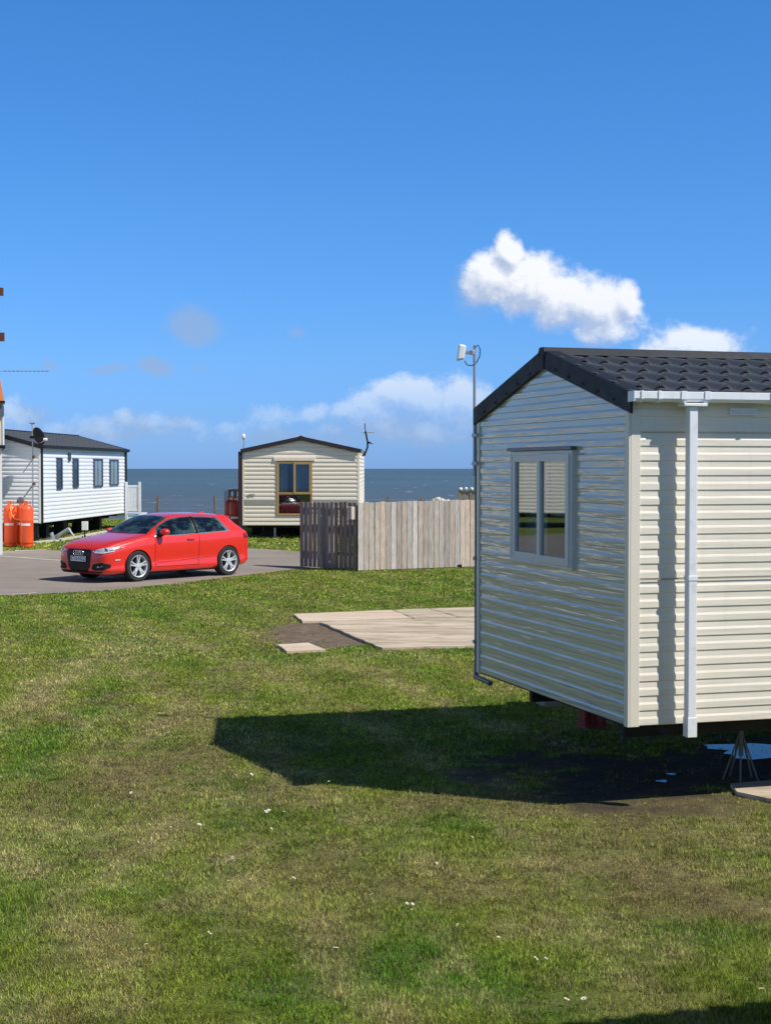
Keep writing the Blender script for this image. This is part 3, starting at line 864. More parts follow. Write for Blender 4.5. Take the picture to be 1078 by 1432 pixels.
def window(root, F, u0, u1, z0, z1, fmat, sashes, fw=.055, head=None, blind=None, curtain=None, proud=.035, smat=None, lower=None):
    """frame with sashes; glass set inside; blinds and curtains hang behind in the room"""
    fr = MB()
    fr.fbox(F, (u0, u0 + fw * .6), (-.03, proud), (z0, z1)); fr.fbox(F, (u1 - fw * .6, u1), (-.03, proud), (z0, z1))
    fr.fbox(F, (u0 + fw * .6, u1 - fw * .6), (-.03, proud), (z0, z0 + fw * .6)); fr.fbox(F, (u0 + fw * .6, u1 - fw * .6), (-.03, proud), (z1 - fw * .6, z1))
    w = fr.build('window', fmat, root, bevel=.003)
    for (a, b, c, d, sw, pn) in sashes:
        s = MB()
        s.fbox(F, (a, a + sw), (-.02, pn), (c, d)); s.fbox(F, (b - sw, b), (-.02, pn), (c, d))
        s.fbox(F, (a + sw, b - sw), (-.02, pn), (c, c + sw)); s.fbox(F, (a + sw, b - sw), (-.02, pn), (d - sw, d))
        s.build('sash', smat or fmat, w, bevel=.003)
        g = MB(); g.fbox(F, (a + sw - .004, b - sw + .004), (pn - .024, pn - .020), (c + sw - .004, d - sw + .004))
        g.build('pane', M['glass'], w)
    if head:
        h = MB(); h.fbox(F, (u0 - .02, u1 + .02), (0, proud + .02), (z1 + .002, z1 + head)); h.build('head_trim', M['grey_dark'], w, bevel=.004)
    if blind:
        for (a, b, c, d, mt, rip) in blind:
            O, U, N = F; bm_ = MB(); k = int((d - c) / rip); P = lambda u, n, z: tuple(O + U * u + N * n + Vector((0, 0, z)))
            for i in range(k):
                za = c + (d - c) * i / k; zb = c + (d - c) * (i + .75) / k; zc = c + (d - c) * (i + 1) / k
                bm_.add([P(a, -.06, za), P(b, -.06, za), P(b, -.05, zb), P(a, -.05, zb)], [(0, 1, 2, 3)])
                bm_.add([P(a, -.05, zb), P(b, -.05, zb), P(b, -.06, zc), P(a, -.06, zc)], [(0, 1, 2, 3)])
            bm_.build('blind', mt, w, recalc=False)
    if curtain:
        for (a, b, c, d, mt) in curtain:
            O, U, N = F; bm_ = MB(); k = max(4, int((b - a) / .015)); vs = []
            for i in range(k + 1):
                u = a + (b - a) * i / k; n_ = -.13 + .022 * math.sin(u * 85) + .012 * math.sin(u * 37 + 1)
                vs += [tuple(O + U * u + N * n_ + Vector((0, 0, c))), tuple(O + U * u + N * n_ + Vector((0, 0, d)))]
            bm_.add(vs, [(2 * i, 2 * i + 2, 2 * i + 3, 2 * i + 1) for i in range(k)]); bm_.build('curtain', mt, w, smooth=60, recalc=False)
    return w

X3, Y3 = Vector((1, 0, 0)), Vector((0, 1, 0))
def caravan(name, label, O, rz, W, L, z0, ze, zr, zev, clad_front, clad_side, trim, roofmat, fascia, ops_front=(), ops_right=(), period=.104, style=0,
            over=.09, bd=.15, rows=5, pitch=.175, ns=10, amp=.021, step_h=.020, zf=None, group='static caravans on the site', corner=None):
    """local frame: front gable on y=0 facing -y, long sides x=0 and x=W. ze: wall top at the eaves, zr: ridge top, zev: roof top at the eave"""
    root = thing(name, label, 'caravan', O, rz, group)
    FF = (Vector((0, 0, 0)), X3, -Y3); FR = (Vector((W, 0, 0)), Y3, X3); FL = (Vector((0, L, 0)), -Y3, -X3); FB = (Vector((W, L, 0)), -X3, Y3)
    za = zr - bd * .45; zf = zf or ze       # gable cladding runs up behind the boards
    def clip(z):
        if z <= zf: return (.0, W)
        t = (z - zf) / (za - zf) * W / 2; return (min(t, W / 2), max(W - t, W / 2))
    siding(MB(), FF, 0, W, z0, za, clip, ops_front, period, style=style).build('front_wall', clad_front, root, recalc=False)
    siding(MB(), FB, 0, W, z0, za, clip, (), period, style=style).build('rear_wall', clad_side, root, recalc=False)
    siding(MB(), FR, 0, L, z0, zev - .02, None, ops_right, period, style=style).build('side_wall', clad_side, root, recalc=False)
    siding(MB(), FL, 0, L, z0, zev - .02, None, (), period, style=style).build('side_wall', clad_side, root, recalc=False)
    # corner trims, an angle of two strips each
    for (fx, fy) in ((1, 0), (0, 0), (1, 1), (0, 1)):
        c = MB(); x = W if fx else 0; y = L if fy else 0; sx = 1 if fx else -1; sy = 1 if fy else -1; t = .016
        x_out = x + sx * t; y_out = y + sy * t
        c.box((min(x - sx * .045, x_out), min(y, y_out), z0 - .005), (max(x - sx * .045, x_out), max(y, y_out), ze + .03))
        c.box((min(x, x_out), min(y - sy * .075, y - sy * .001), z0 - .005), (max(x, x_out), max(y - sy * .075, y - sy * .001), ze + .03))
        c.build('corner_trim', corner or trim, root, bevel=.003)
    fl = MB(); fl.box((.01, .01, z0 - .012), (W - .01, L - .01, z0 + .05)); fl.build('floor', M['floor_dark'], root)
    # chassis
    ch = MB()
    for x in (.62, W - .62):
        ch.box((x - .03, .25, z0 - .19), (x + .03, L - .2, z0 - .013))
    for k in range(int(L / 1.2)):
        ch.box((.1, .35 + k * 1.2, z0 - .09), (W - .1, .39 + k * 1.2, z0 - .014))
    ch.build('chassis', M['chassis'], root)
    # roof
    rf = MB()
    xm = W / 2
    rd_ = amp + step_h
    tile_roof(rf, xm, zr - rd_, W + .065, zev - rd_ * .75, -over, L + over, pitch, amp, rows, ns, step_h)
    tile_roof(rf, xm, zr - rd_, -.065, zev - rd_ * .75, -over, L + over, pitch, amp, rows, ns, step_h)
    roof = rf.build('roof', roofmat, root, smooth=38, recalc=False)
    # soffit closes the eaves
    so = MB(); so.box((W + .002, -over + .02, zev - .03), (W + .06, L + over, zev - .018)); so.box((-.06, -over + .02, zev - .03), (-.002, L + over, zev - .018)); so.build('soffit', trim, roof)
    rc = MB(); rc.prism([(xm - .085, -over - .03, zr - .05), (xm - .03, -over - .03, zr + .012), (xm + .03, -over - .03, zr + .012), (xm + .085, -over - .03, zr - .05)], (0, L + 2 * over + .06, 0)); rc.build('ridge_cap', fascia, roof, bevel=.006)
    for yy, s in ((-over - .02, 1), (L + over, 1)):
        for sd_ in (1, -1):
            b = MB()
            e = xm + sd_ * (W / 2 + .07)
            top0 = zr - .005; top1 = zev + .008
            p = [(xm, yy, top0), (e, yy, top1), (e, yy, top1 - bd), (xm, yy, top0 - bd)]
            b.prism(p, (0, .022, 0))
            b.prism([(xm, yy + .022, top0), (e, yy + .022, top1), (e, yy + .022, top1 - .02), (xm, yy + .022, top0 - .02)], (0, .11, 0)) if s == 1 and yy < 1 else b.prism([(xm, yy, top0), (e, yy, top1), (e, yy, top1 - .02), (xm, yy, top0 - .02)], (0, -.11, 0))
            b.build('bargeboard', fascia, roof, bevel=.004)
    # small verge studs on the front boards and the cover at the peak
    for sd_ in (1, -1):
        for k in range(1, 6):
            st = MB(); t = k / 6.0; x = xm + sd_ * (W / 2 + .05) * t; z = zr - .005 + (zev + .008 - zr + .005) * t - bd * .72
            st.box((x - .012, -over - .028, z - .008), (x + .012, -over - .0205, z + .008)); st.build('fixing', fascia, roof)
    pk = MB(); pk.prism([(xm - .045, -over - .028, zr + .01), (xm + .045, -over - .028, zr + .01), (xm + .045, -over - .028, zr - bd - .012), (xm, -over - .028, zr - bd - .03), (xm - .045, -over - .028, zr - bd - .012)], (0, .0075, 0)); pk.build('peak_cover', fascia, roof, bevel=.003)
    return root, FF, FR

# --- near caravan
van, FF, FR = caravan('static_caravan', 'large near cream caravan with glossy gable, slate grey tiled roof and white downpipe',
                      NEAR_O, CAR_ROT, CW, 9.6, .60, 2.80, 3.37, 2.945, M['cream_gloss_shade'], M['cream'], M['trim_cream'], M['slate_tile'], M['anthracite'],
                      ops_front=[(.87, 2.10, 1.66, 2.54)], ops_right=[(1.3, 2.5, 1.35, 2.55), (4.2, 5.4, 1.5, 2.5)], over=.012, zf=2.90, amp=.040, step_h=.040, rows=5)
# window with two tall sashes
window(van, FF, .845, 2.125, 1.645, 2.56, M['grey_upvc'], [(.88, 1.505, 1.675, 2.53, .058, .03), (1.465, 2.09, 1.67, 2.535, .06, .05)], fw=.06, head=.03,
       blind=[(.88, 1.47, 2.06, 2.55, M['blind'], .036), (1.49, 2.10, 2.04, 2.55, M['blind'], .036)],
       curtain=[(.84, 1.02, 1.66, 2.58, M['curtain_blue']), (1.86, 2.08, 1.66, 2.58, M['curtain_blue'])])
for (ua_, ub_, za_) in ((1.3, 2.5, 1.32), (4.2, 5.4, 1.47)):
    window(van, FR, ua_ - .03, ub_ + .03, za_, 2.58 if ua_ < 2 else 2.53, M['grey_upvc'], [(ua_ + .02, ub_ - .02, za_ + .05, 2.5 if ua_ > 2 else 2.54, .05, .03)])
fi = MB(); fi.box((.03, .03, .652), (CW - .03, 9.5, .66)); fi.build('bounce_floor', M['white_box'], van)  # white floor added to bounce sunlight up onto the blind
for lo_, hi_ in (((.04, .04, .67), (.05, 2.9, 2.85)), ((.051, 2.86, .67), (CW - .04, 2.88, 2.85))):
    fi = MB(); fi.box(lo_, hi_); fi.build('dim_room_wall', M['dim_room_blue'], van)  # dark lining added so the room behind the panes looks dim
# two lines where the cladding sheets meet
jl = MB(); jl.fbox(FR, (.08, 9.5), (.0135, .016), (1.632, 1.640)); jl.fbox(FR, (.08, 9.5), (.0135, .016), (2.672, 2.677)); jl.build('cladding_joint', M['grey_band'], van)
# gutter with brackets and downpipe
GO = .06
g = MB()
yg0, yg1 = -.04, 9.7
zt = 2.955; zb_ = 2.885
pr = [(CW + GO, zt), (CW + GO, zb_ + .012), (CW + GO + .015, zb_), (CW + GO + .08, zb_), (CW + GO + .10, zb_ + .02), (CW + GO + .10, zt), (CW + GO + .092, zt), (CW + GO + .092, zb_ + .022), (CW + GO + .078, zb_ + .008), (CW + GO + .017, zb_ + .008), (CW + GO + .008, zb_ + .016), (CW + GO + .008, zt)]
g.prism([(x, yg0, z) for x, z in pr], (0, yg1 - yg0, 0))
g.box((CW + GO + .001, yg0 - .008, zb_ - .002), (CW + GO + .103, yg0 - .0005, zt + .002))
gut = g.build('gutter', M['white_upvc'], van, bevel=.002)
for (yb, w) in ((.015, .010), (.149, .012), (.335, .022), (.517, .022), (1.03, .012), (1.9, .012), (2.8, .02), (3.8, .012), (4.8, .02), (5.8, .012), (6.8, .012), (7.8, .02), (8.8, .012)):
    b = MB(); b.prism([(CW + GO - .003, yb - w, zt + .004), (CW + GO - .003, yb - w, zb_ - .006), (CW + GO + .086, yb - w, zb_ - .008), (CW + GO + .107, yb - w, zb_ + .016), (CW + GO + .107, yb - w, zt + .004), (CW + GO + .088, yb - w, zt + .004), (CW + GO + .088, yb - w, zt + .001), (CW + GO + .0, yb - w, zt + .001)], (0, 2 * w, 0))
    b.build('bracket', M['white_upvc'], gut, bevel=.002)
ou = MB(); ou.box((CW + GO - .004, .336, zb_ - .03), (CW + GO + .106, .516, zb_ - .009)); ou.build('outlet', M['white_upvc'], gut, bevel=.003)
px0, px1 = CW + .08, CW + .145
dp = MB(); dp.box((px0, .388, .60), (px1, .453, zb_ - .0305)); pipe = dp.build('downpipe', M['white_upvc'], van, bevel=.005)
c = MB(); c.box((px0 - .004, .384, 1.63), (px1 + .004, .457, 1.665)); c.build('pipe_collar', M['white_upvc'], pipe, bevel=.003)
c = MB(); c.box((px0 - .004, .384, .525), (px1 + .004, .457, .665)); c.build('pipe_shoe', M['white_upvc'], pipe, bevel=.003)
v = MB(); v.fbox(FR, (.775, .985), (.012, .032), (2.800, 2.85)); vo = v.build('vent_cover', M['white_upvc'], van, bevel=.004)
v = MB(); v.fbox(FR, (.785, .975), (.0325, .040), (2.812, 2.838)); v.build('vent_flap', M['grey_upvc'], vo, bevel=.003)
# dark rear downpipe on the far corner and its bend under the floor
rp = MB(); rp.tube([(-.045, .0, 2.86), (-.045, .0, .66), (-.043, -.002, .60), (-.03, -.01, .565), (.0, -.02, .555), (.36, -.02, .545)], .022, 10)
rp.build('dark_downpipe', M['grey_dark'], van, smooth=50)
for zz in (2.55, 1.6, .85):
    c = MB(); c.box((-.072, -.028, zz), (-.017, .026, zz + .03)); c.build('pipe_clip', M['grey_dark'], van)
# wheels under the caravan
for yy in (4.6, 5.5):
    for xx in (.5, CW - .5):
        w = MB(); w.lathe([(.10, -.09), (.30, -.09), (.33, -.06), (.33, .06), (.30, .09), (.10, .09)], 24, (xx, yy, .33), 'X'); w.build('wheel', M['rubber'], van, smooth=35)

van_mesh_copy_src = van

# the neighbouring caravan to the right of and behind the camera: it throws the shadow at the foot of the picture
c_ = -4.36; s_ = 4.0
cp = copy_tree(van)
cp.location = XH * (c_) + YH * s_
cp['label'] = 'second cream caravan beside the camera, outside the picture, throwing the bottom shadow'

# aerial on the near caravan (a pole clamped to the corner with a white box)
ax = NEAR_O + XH * (-.06) + YH * (-.02)
a = thing('wifi_aerial', 'white box aerial on a thin grey pole at the corner of the large cream caravan', 'aerial', (ax.x, ax.y, 0), CAR_ROT)
p = MB(); p.tube([(0, 0, 2.35), (0, 0, 3.52)], .013, 10); p.build('pole', M['galv'], a, smooth=50)
for zz in (2.45, 2.70):
    p = MB(); p.box((-.02, -.02, zz), (.10, .02, zz + .03)); p.build('clamp', M['galv'], a, bevel=.003)
# box points roughly left, towards -x in the world
inv = Matrix.Rotation(-CAR_ROT, 4, 'Z')
def loc(v): return inv @ Vector(v)
bx = MB()
cs = Vector((-.115, 0, 3.455)); q = []
for dz in (-.075, .075):
    for (dx, dy) in ((-.035, -.055), (.03, -.055), (.03, .055), (-.035, .055)):
        s = .8 if dx > 0 else 1.0
        q.append(loc((cs.x + dx + .02 * (dz > 0) - .01, cs.y + dy * s, cs.z + dz * s)))
bx.add(q, [(0, 3, 2, 1), (4, 5, 6, 7), (0, 1, 5, 4), (1, 2, 6, 5), (2, 3, 7, 6), (3, 0, 4, 7)])
bx.build('aerial_box', M['white_box'], a, bevel=.014)
p = MB(); p.bar(loc((-.09, 0, 3.455)), loc((.0, 0, 3.455)), .03, .03); p.lathe([(.024, -.02), (.024, .02)], 12, loc((-.02, 0, 3.455))); p.build('bracket', M['galv'], a, bevel=.003)
cb = MB(); cb.tube([loc((-.09, -.02, 3.38)), loc((-.07, -.02, 3.345)), loc((-.03, -.02, 3.335)), loc((-.004, -.015, 3.35))], .005, 6)
cb.tube([loc((.0, -.012, 3.50)), loc((.03, -.012, 3.52)), loc((.05, -.012, 3.48)), loc((.045, -.012, 3.42)), loc((.015, -.012, 3.36))], .005, 6)
cb.build('cable', M['black_plastic'], a, smooth=60)

# things under the near caravan
def jack(name, label, x, y, h, cat='jack'):
    t = thing(name, label, cat, (x, y, 0), .4, 'stands under the large cream caravan')
    p = MB(); p.tube([(0, 0, h * .34), (0, 0, h * .80)], .019, 10); p.build('column', M['jack'], t, smooth=50)
    p = MB(); p.tube([(0, 0, h * .78), (0, 0, h)], .014, 8); p.box((-.05, -.05, h - .012), (.05, .05, h + .0)); p.build('screw', M['jack'], t)
    p = MB(); p.box((-.11, -.012, h * .80), (.11, .012, h * .84)); p.lathe([(.03, 0), (.03, .03)], 8, (0, 0, h * .81)); p.build('handle', M['jack'], t)
    for k in range(5):
        an = 2 * math.pi / 5 * k + .3
        p = MB(); p.bar((math.cos(an) * .015, math.sin(an) * .015, h * .62), (math.cos(an) * .14, math.sin(an) * .14, .012), .014, .009); p.build('leg', M['jack'], t)
    return t
jx, jy = gp(1035, 1092)
jack('jack_stand', 'grey green steel jack stand with splayed legs beside the long puddle', jx, jy, .575)
def wl(lx, ly): return NEAR_O + XH * lx + YH * ly
w_ = wl(.62, 1.25); jack('jack_stand', 'second steel jack stand deep in the shade under the far beam', w_.x, w_.y, .41)
rx, ry = gp(828, 1017)
t = thing('hydraulic_jack', 'dull red steel jack in the shade under the gable end', 'jack', (rx, ry, 0), .5)
p = MB(); p.prism([(-.14, -.08, 0), (.14, -.08, 0), (.12, -.06, .03), (-.12, -.06, .03)], (0, .15, 0)); p.build('base', M['red_steel'], t, bevel=.004)
p = MB(); p.box((-.12, -.05, .03), (-.085, .05, .22)); p.box((.085, -.05, .03), (.12, .05, .22)); p.box((-.12, -.05, .22), (.12, .05, .25)); p.build('frame', M['red_steel'], t, bevel=.004)
p = MB(); p.lathe([(.05, .031), (.05, .17), (.03, .18), (.03, .219)], 14); p.build('cylinder', M['red_steel'], t, smooth=40)
bxx, byy = gp(768, 987)
t = thing('block_pier', 'short pier of pale concrete blocks under the gable end', 'block pier', (bxx, byy, 0), CAR_ROT)
zz = 0
for k in range(3):
    p = MB(); p.box((-.11 - .01 * (k % 2), -.1, zz), (.11, .1 + .01 * (k % 2), zz + .138)); p.build('block', M['concrete_block'], t, bevel=.005); zz += .139

# --- middle caravan facing the camera
MW = 3.66
MO = Vector((at(340, 700, 48.6).x, 48.6, 0))
mid, F2, F2R = caravan('static_caravan', 'beige caravan end with tan framed window and brown roof, behind the timber fence',
                       MO, 0, MW, 11.0, .62, 2.93, 3.44, 3.02, M['cream2'], M['cream2'], M['cream2'], M['roof_brown'], M['roof_brown'],
                       ops_front=[(1.07, 2.15, .92, 2.67)], period=.133, bd=.13, pitch=.3, ns=6, amp=.03)
u = lambda px: (px - 340) / FPX * 48.6
zz = lambda py, Y=48.6: at(540, py, Y).z
wu0, wu1 = u(387), u(437); wz0, wz1 = zz(721), zz(645); wm = u(411.5); wt = zz(689)
window(mid, F2, wu0, wu1, wz0, wz1, M['tan_frame'], [(wu0 + .035, wm + .015, wt - .03, wz1 - .035, .04, .03), (wm - .02, wu1 - .03, wt - .05, wz1 - .03, .07, .045), (wu0 + .035, wu1 - .035, wz0 + .03, wt - .02, .035, .028)],
       fw=.075, blind=[(wu0, wu1, wz1 - .10, wz1, M['curtain_blue'], .03)],
       curtain=[(wu0 + .04, wu0 + .34, wt, wz1, M['curtain_blue']), (wm, wu1 - .08, wt, wz1 - .1, M['curtain_blue']), (wu0 + .05, wu1 - .05, wz0, wt, M['fence_mirror_brown'])])  # the lower brown one imitates the mirrored fence
tr = MB(); tr.fbox(F2, (wu0 - .09, wu1 + .09), (.0, .05), (wz1 + .01, wz1 + .13)); tr.build('head_trim', M['cream2'], mid, bevel=.01)
for ab in ((.03, wu0 - .05), (wu1 + .05, MW - .03)):
    tr = MB(); tr.fbox(F2, ab, (.006, .018), (zz(706), zz(699))); tr.build('grey_band', M['grey_band'], mid)
tr = MB()
for (a, b, c, d) in ((u(346.5), u(349), 691.5, 696), (u(349.5), u(352), 690.5, 694), (u(350.5), u(356), 692.5, 694.5), (u(353), u(356.5), 690.5, 692)):
    tr.fbox(F2, (a, b), (.016, .022), (zz(d), zz(c)))
tr.build('emblem', M['grey_band'], mid, bevel=.003)
sp_ = MB(); sp_.box((-.14, -.08, .45), (-.02, .02, 2.95)); sp_.build('corner_post', simple('dark_brown_post', (.035, .016, .018), .6), mid)
for x_ in (.5, 2.8):
    sp_ = MB(); sp_.box((x_, 1.0, 0.16), (x_ + .4, 1.4, .61)); sp_.build('support_pier', M['chassis'], mid)
sk = MB(); sk.box((.05, 2.6, .17), (MW - .05, 2.64, .612)); sk.build('skirting', M['black'], mid)
# grey vertical legs seen under the floor
p = MB(); p.box((.95, .35, .18), (1.01, .41, .6)); p.build('prop', M['galv'], mid)
lf = copy_tree(mid)
lf.location = (-35.0, 43.5, .15); lf.rotation_euler = (0, 0, R(-42))
lf['label'] = 'beige caravan out of the picture to the left, mirrored in the glossy gable'
def small_aerial(px, y0, y1, Y, lab):
    q = at(px, y1, Y); t = thing('wifi_aerial', lab, 'aerial', (q.x, Y, 0))
    top = at(px, y0, Y).z
    p = MB(); p.tube([(0, 0, q.z - .3), (0, 0, top)], .018, 8); p.build('pole', M['galv'], t)
    p = MB(); p.lathe([(.03, 0), (.09, .015), (.10, .05), (.08, .09), (.02, .10)], 14, (-.05, 0, top - .06), 'X'); p.build('aerial_box', M['white_box'], t, smooth=40)
    return t
small_aerial(341, 608, 632, 48.9, 'tiny white round aerial on the left eave of the beige caravan')
q = at(508, 634, 48.8)
t = thing('tv_aerial', 'black bent pole with small aerial at the right eave of the beige caravan', 'aerial', (q.x, 48.8, 0))
P = lambda px, py: Vector((at(px, py, 48.8).x - q.x, 0, at(px, py, 48.8).z))
p = MB(); p.tube([P(507, 638), P(511, 633), P(514, 625), P(514, 618), P(511, 603)], .028, 8); p.tube([P(511, 603), P(510, 592)], .015, 6); p.build('pole', M['black_plastic'], t, smooth=50)
p = MB(); p.tube([P(507, 605), P(523, 605)], .015, 6)
for k in range(4): p.tube([P(509 + k * 4, 605) + Vector((0, -.2, 0)), P(509 + k * 4, 605) + Vector((0, .2, 0))], .008, 5)
p.build('aerial_head', M['galv'], t)
p = MB(); p.tube([P(514, 618), P(521, 621)], .02, 6); p.lathe([(.05, -.03), (.05, .03)], 8, P(516, 619)); p.build('clamp', M['black_plastic'], t)

# --- left caravan
LW = 3.66
LR = -math.atan2(148, 2150)
LXH = Vector((math.cos(LR), math.sin(LR), 0)); LYH = Vector((-math.sin(LR), math.cos(LR), 0))
corner = Vector((at(57, 700, 46.6).x, 46.6, 0))
LO = corner - LXH * LW
lv_, F3, F3R = caravan('static_caravan', 'white caravan with narrow dark framed windows and flat grey roof, behind the orange cylinders',
                       LO, LR, LW, 10.9, .76, 3.03, 3.66, 3.13, M['white_clad'], M['white_clad'], M['white_upvc'], M['roof_grey'], M['black'],
                       ops_right=[], period=.125, bd=.13, over=.1, pitch=.4, ns=4, amp=.008, rows=8, style=0)
def side_u(px):     # where pixel column px meets the right-hand wall
    k = (px - CX) / FPX
    return (k * corner.y - corner.x) / (LYH.x - k * LYH.y)
for (a, b, t0, t1) in ((79, 86.5, 640, 684.5), (101.5, 109, 641, 682), (130.5, 143, 641.5, 681), (153, 165, 642.5, 679)):
    ua, ub = side_u(a), side_u(b); Ym = corner.y + LYH.y * (ua + ub) / 2
    z1 = at(100, t0, Ym).z; z0 = at(100, t1, Ym).z
    cur = [] if a < 120 else None
    w = MB(); w.fbox(F3R, (ua, ub), (.005, .05), (z0, z0 + .06)); w.fbox(F3R, (ua, ub), (.005, .05), (z1 - .06, z1)); w.fbox(F3R, (ua, ua + .09), (.005, .05), (z0 + .06, z1 - .06)); w.fbox(F3R, (ub - .09, ub), (.005, .05), (z0 + .06, z1 - .06))
    wo_ = w.build('window', M['navy_frame'], lv_, bevel=.004)
    # window recess: a shallow box with curtain behind the pane
    w = MB(); w.fbox(F3R, (ua + .09, ub - .09), (.023, .025), (z0 + .06, z1 - .06)); w.build('interior', M['grey_dark'] if a < 120 else M['curtain_blue'], wo_)
    w = MB(); w.fbox(F3R, (ua + .09, ub - .09), (.034, .036), (z0 + .06, z1 - .06)); w.build('pane', M['glass_soft'], wo_)
    if a > 120:
        for f0, f1 in ((.1, .34), (.55, .9)):
            w = MB(); w.fbox(F3R, (ua + .09 + (ub - ua - .18) * f0, ua + .09 + (ub - ua - .18) * f1), (.0265, .030), (z0 + .06, z1 - .06)); w.build('curtain', M['plate_white'], wo_)
ua = side_u(96.5); w = MB(); w.fbox(F3R, (ua - .12, ua + .12), (.014, .06), (2.66, 2.92)); w.build('vent', M['navy_frame'], lv_, bevel=.005)
for ab in ((.0, .12), (10.72, 10.9)):
    w = MB(); w.fbox(F3R, ab, (.017, .06), (.74, 3.1)); w.build('downpipe', M['black'], lv_)
w = MB(); w.fbox(F3R, (-.1, 10.98), (.05, .15), (3.03, 3.13)); w.build('gutter', M['black'], lv_)
for k in range(9):
    w = MB(); w.box((.25 + (k % 2) * 2.6, .9 + k * 1.1, .2), (.65 + (k % 2) * 2.6, 1.25 + k * 1.1, .74)); w.build('support_pier', M['chassis'], lv_)
for y_ in (.5, 3.6, 6.2):
    w = MB(); w.box((LW - .6, y_, .2), (LW - .3, y_ + .35, .75)); w.build('leg', M['chassis'], lv_)
# front dark skirt below the gable
w = MB(); w.box((.0, .05, .2), (LW - .1, .09, .745)); w.build('skirting', M['black'], lv_)
# silver drawbar lying under the side
def P2(px, py, Y): v = at(px, py, Y); return v
t = thing('tow_bar', 'silver galvanised tow bar lying on the ground under the white caravan', 'tow bar', tuple(gph(72, 757)) + (0.2,))
q0 = Vector(t.location)
p = MB(); p.tube([P2(66, 757, 46.9) - q0, P2(82, 750, 46.8) - q0, P2(98, 740, 46.7) - q0], .075, 8); p.build('bar', M['galv'], t, smooth=50)
p = MB(); p.tube([P2(72, 745, 46.6) - q0, P2(75, 753, 46.6) - q0, P2(68, 759, 46.6) - q0], .07, 8); p.tube([P2(96, 739, 46.6) - q0, P2(104, 750, 46.6) - q0], .03, 6); p.build('coupling', M['galv'], t, smooth=50)
# white service box on a post
q = gph(119, 752)
t = thing('service_box', 'small white box on a thin post beside the white caravan', 'meter box', (q[0], q[1], Hs(*q)))
p = MB(); p.box((-.02, -.02, 0), (.02, .02, .3)); p.build('post', M['black_plastic'], t)
p = MB(); p.box((-.09, -.06, .24), (.10, .06, .52)); p.build('box', M['white_box'], t, bevel=.01)
# pale kerb edge of the caravan base
sheet('kerb', strip([gph(47, 760.5), gph(80, 757), (gph(110, 752)), gph(138, 746.5), gph(170, 741)], .22), M['kerb'], .006, .4, .05)
# white deck balustrade at the far end
dk0 = at(175.5, 700, 57.2); dk1 = at(195, 700, 56.9)
t = thing('deck_balustrade', 'white slatted balustrade of the raised deck at the far end of the white caravan', 'balustrade', (dk0.x, 57.2, Hs(0, 57)))
wd = dk1.x - dk0.x
for x in (0.0, wd - .07):
    p = MB(); p.box((x, -.04, 0), (x + .09, .05, 1.72)); p.build('post', M['white_upvc'], t)
p = MB(); p.box((.09, -.02, 1.52), (wd - .07, .03, 1.60)); p.box((.09, -.02, .62), (wd - .07, .03, .70)); p.build('rail', M['white_upvc'], t)
n_ = 7
for k in range(n_):
    x = .10 + (wd - .18) * k / n_; p = MB(); p.box((x, -.01, .70), (x + .048, .015, 1.52)); p.build('slat', M['white_upvc'], t)
p = MB(); p.box((.09, -.015, .08), (wd - .07, .02, .42)); p.build('skirt_panel', M['white_upvc'], t)
p = MB(); p.box((-1.4, .06, .46), (wd, 1.6, .54)); p.build('deck', M['white_upvc'], t)

# satellite dish, pole and yagi beside the left caravan
ax = at(46, 700, 46.2)
t = thing('satellite_dish', 'black oval satellite dish on a tall thin pole in front of the white caravan', 'satellite dish', (ax.x, 46.2, 0))
A = lambda px, py, Y=46.2: at(px, py, Y) - Vector((ax.x, 46.2, 0))
p = MB(); p.tube([A(46.3, 760), A(46.3, 640), A(46.3, 612), A(46, 598), A(45, 592)], .022, 8); p.build('pole', M['galv'], t, smooth=50)
p = MB(); c0 = A(53.5, 610.5, 46.0); dn = Vector((.80, -.42, .34)).normalized()
a_ = dn.cross(Vector((0, 0, 1))).normalized(); b_ = a_.cross(dn)
rings = []
for (r, dd) in ((.0, 0), (.1, .004), (.2, .03), (.28, .055)):
    rings.append([c0 + (a_ * math.cos(2 * math.pi * k / 20) * r * .88 + b_ * math.sin(2 * math.pi * k / 20) * r) + dn * dd for k in range(20)])
vs = [p_ for r_ in rings for p_ in r_]
p.add(vs, [(i * 20 + k, i * 20 + (k + 1) % 20, (i + 1) * 20 + (k + 1) % 20, (i + 1) * 20 + k) for i in range(3) for k in range(20)])
dsh = p.build('dish', M['dish'], t, smooth=60)
md = dsh.modifiers.new('solid', 'SOLIDIFY'); md.thickness = .012
p = MB(); p.tube([A(52, 620, 46.0), A(58, 619, 45.8), A(63, 616, 45.6)], .012, 6); p.build('arm', M['galv'], t)
p = MB(); p.lathe([(.02, -.06), (.045, -.05), (.045, .05), (.02, .06)], 10, A(64, 614.5, 45.6), 'X'); p.build('receiver', M['white_box'], t, smooth=40)
p = MB(); p.tube([A(43, 611.5), A(53, 611.5, 46.05)], .04, 8); p.build('mount', M['black_plastic'], t)
p = MB(); p.tube([A(43.5, 592), A(48.5, 592)], .018, 6); p.tube([A(43.5, 592) + Vector((0, -.15, 0)), A(43.5, 592) + Vector((0, .15, 0))], .012, 6); p.tube([A(47.5, 592) + Vector((0, -.12, 0)), A(47.5, 592) + Vector((0, .12, 0))], .012, 6); p.tube([A(45, 592), A(45.6, 598)], .015, 6); p.build('aerial_head', M['black_plastic'], t)
p = MB(); p.tube([A(48, 640), A(42, 648), A(33, 661)], .018, 6); p.tube([A(48, 676), A(38, 690), A(32, 698)], .025, 6); p.build('stay', M['galv'], t)
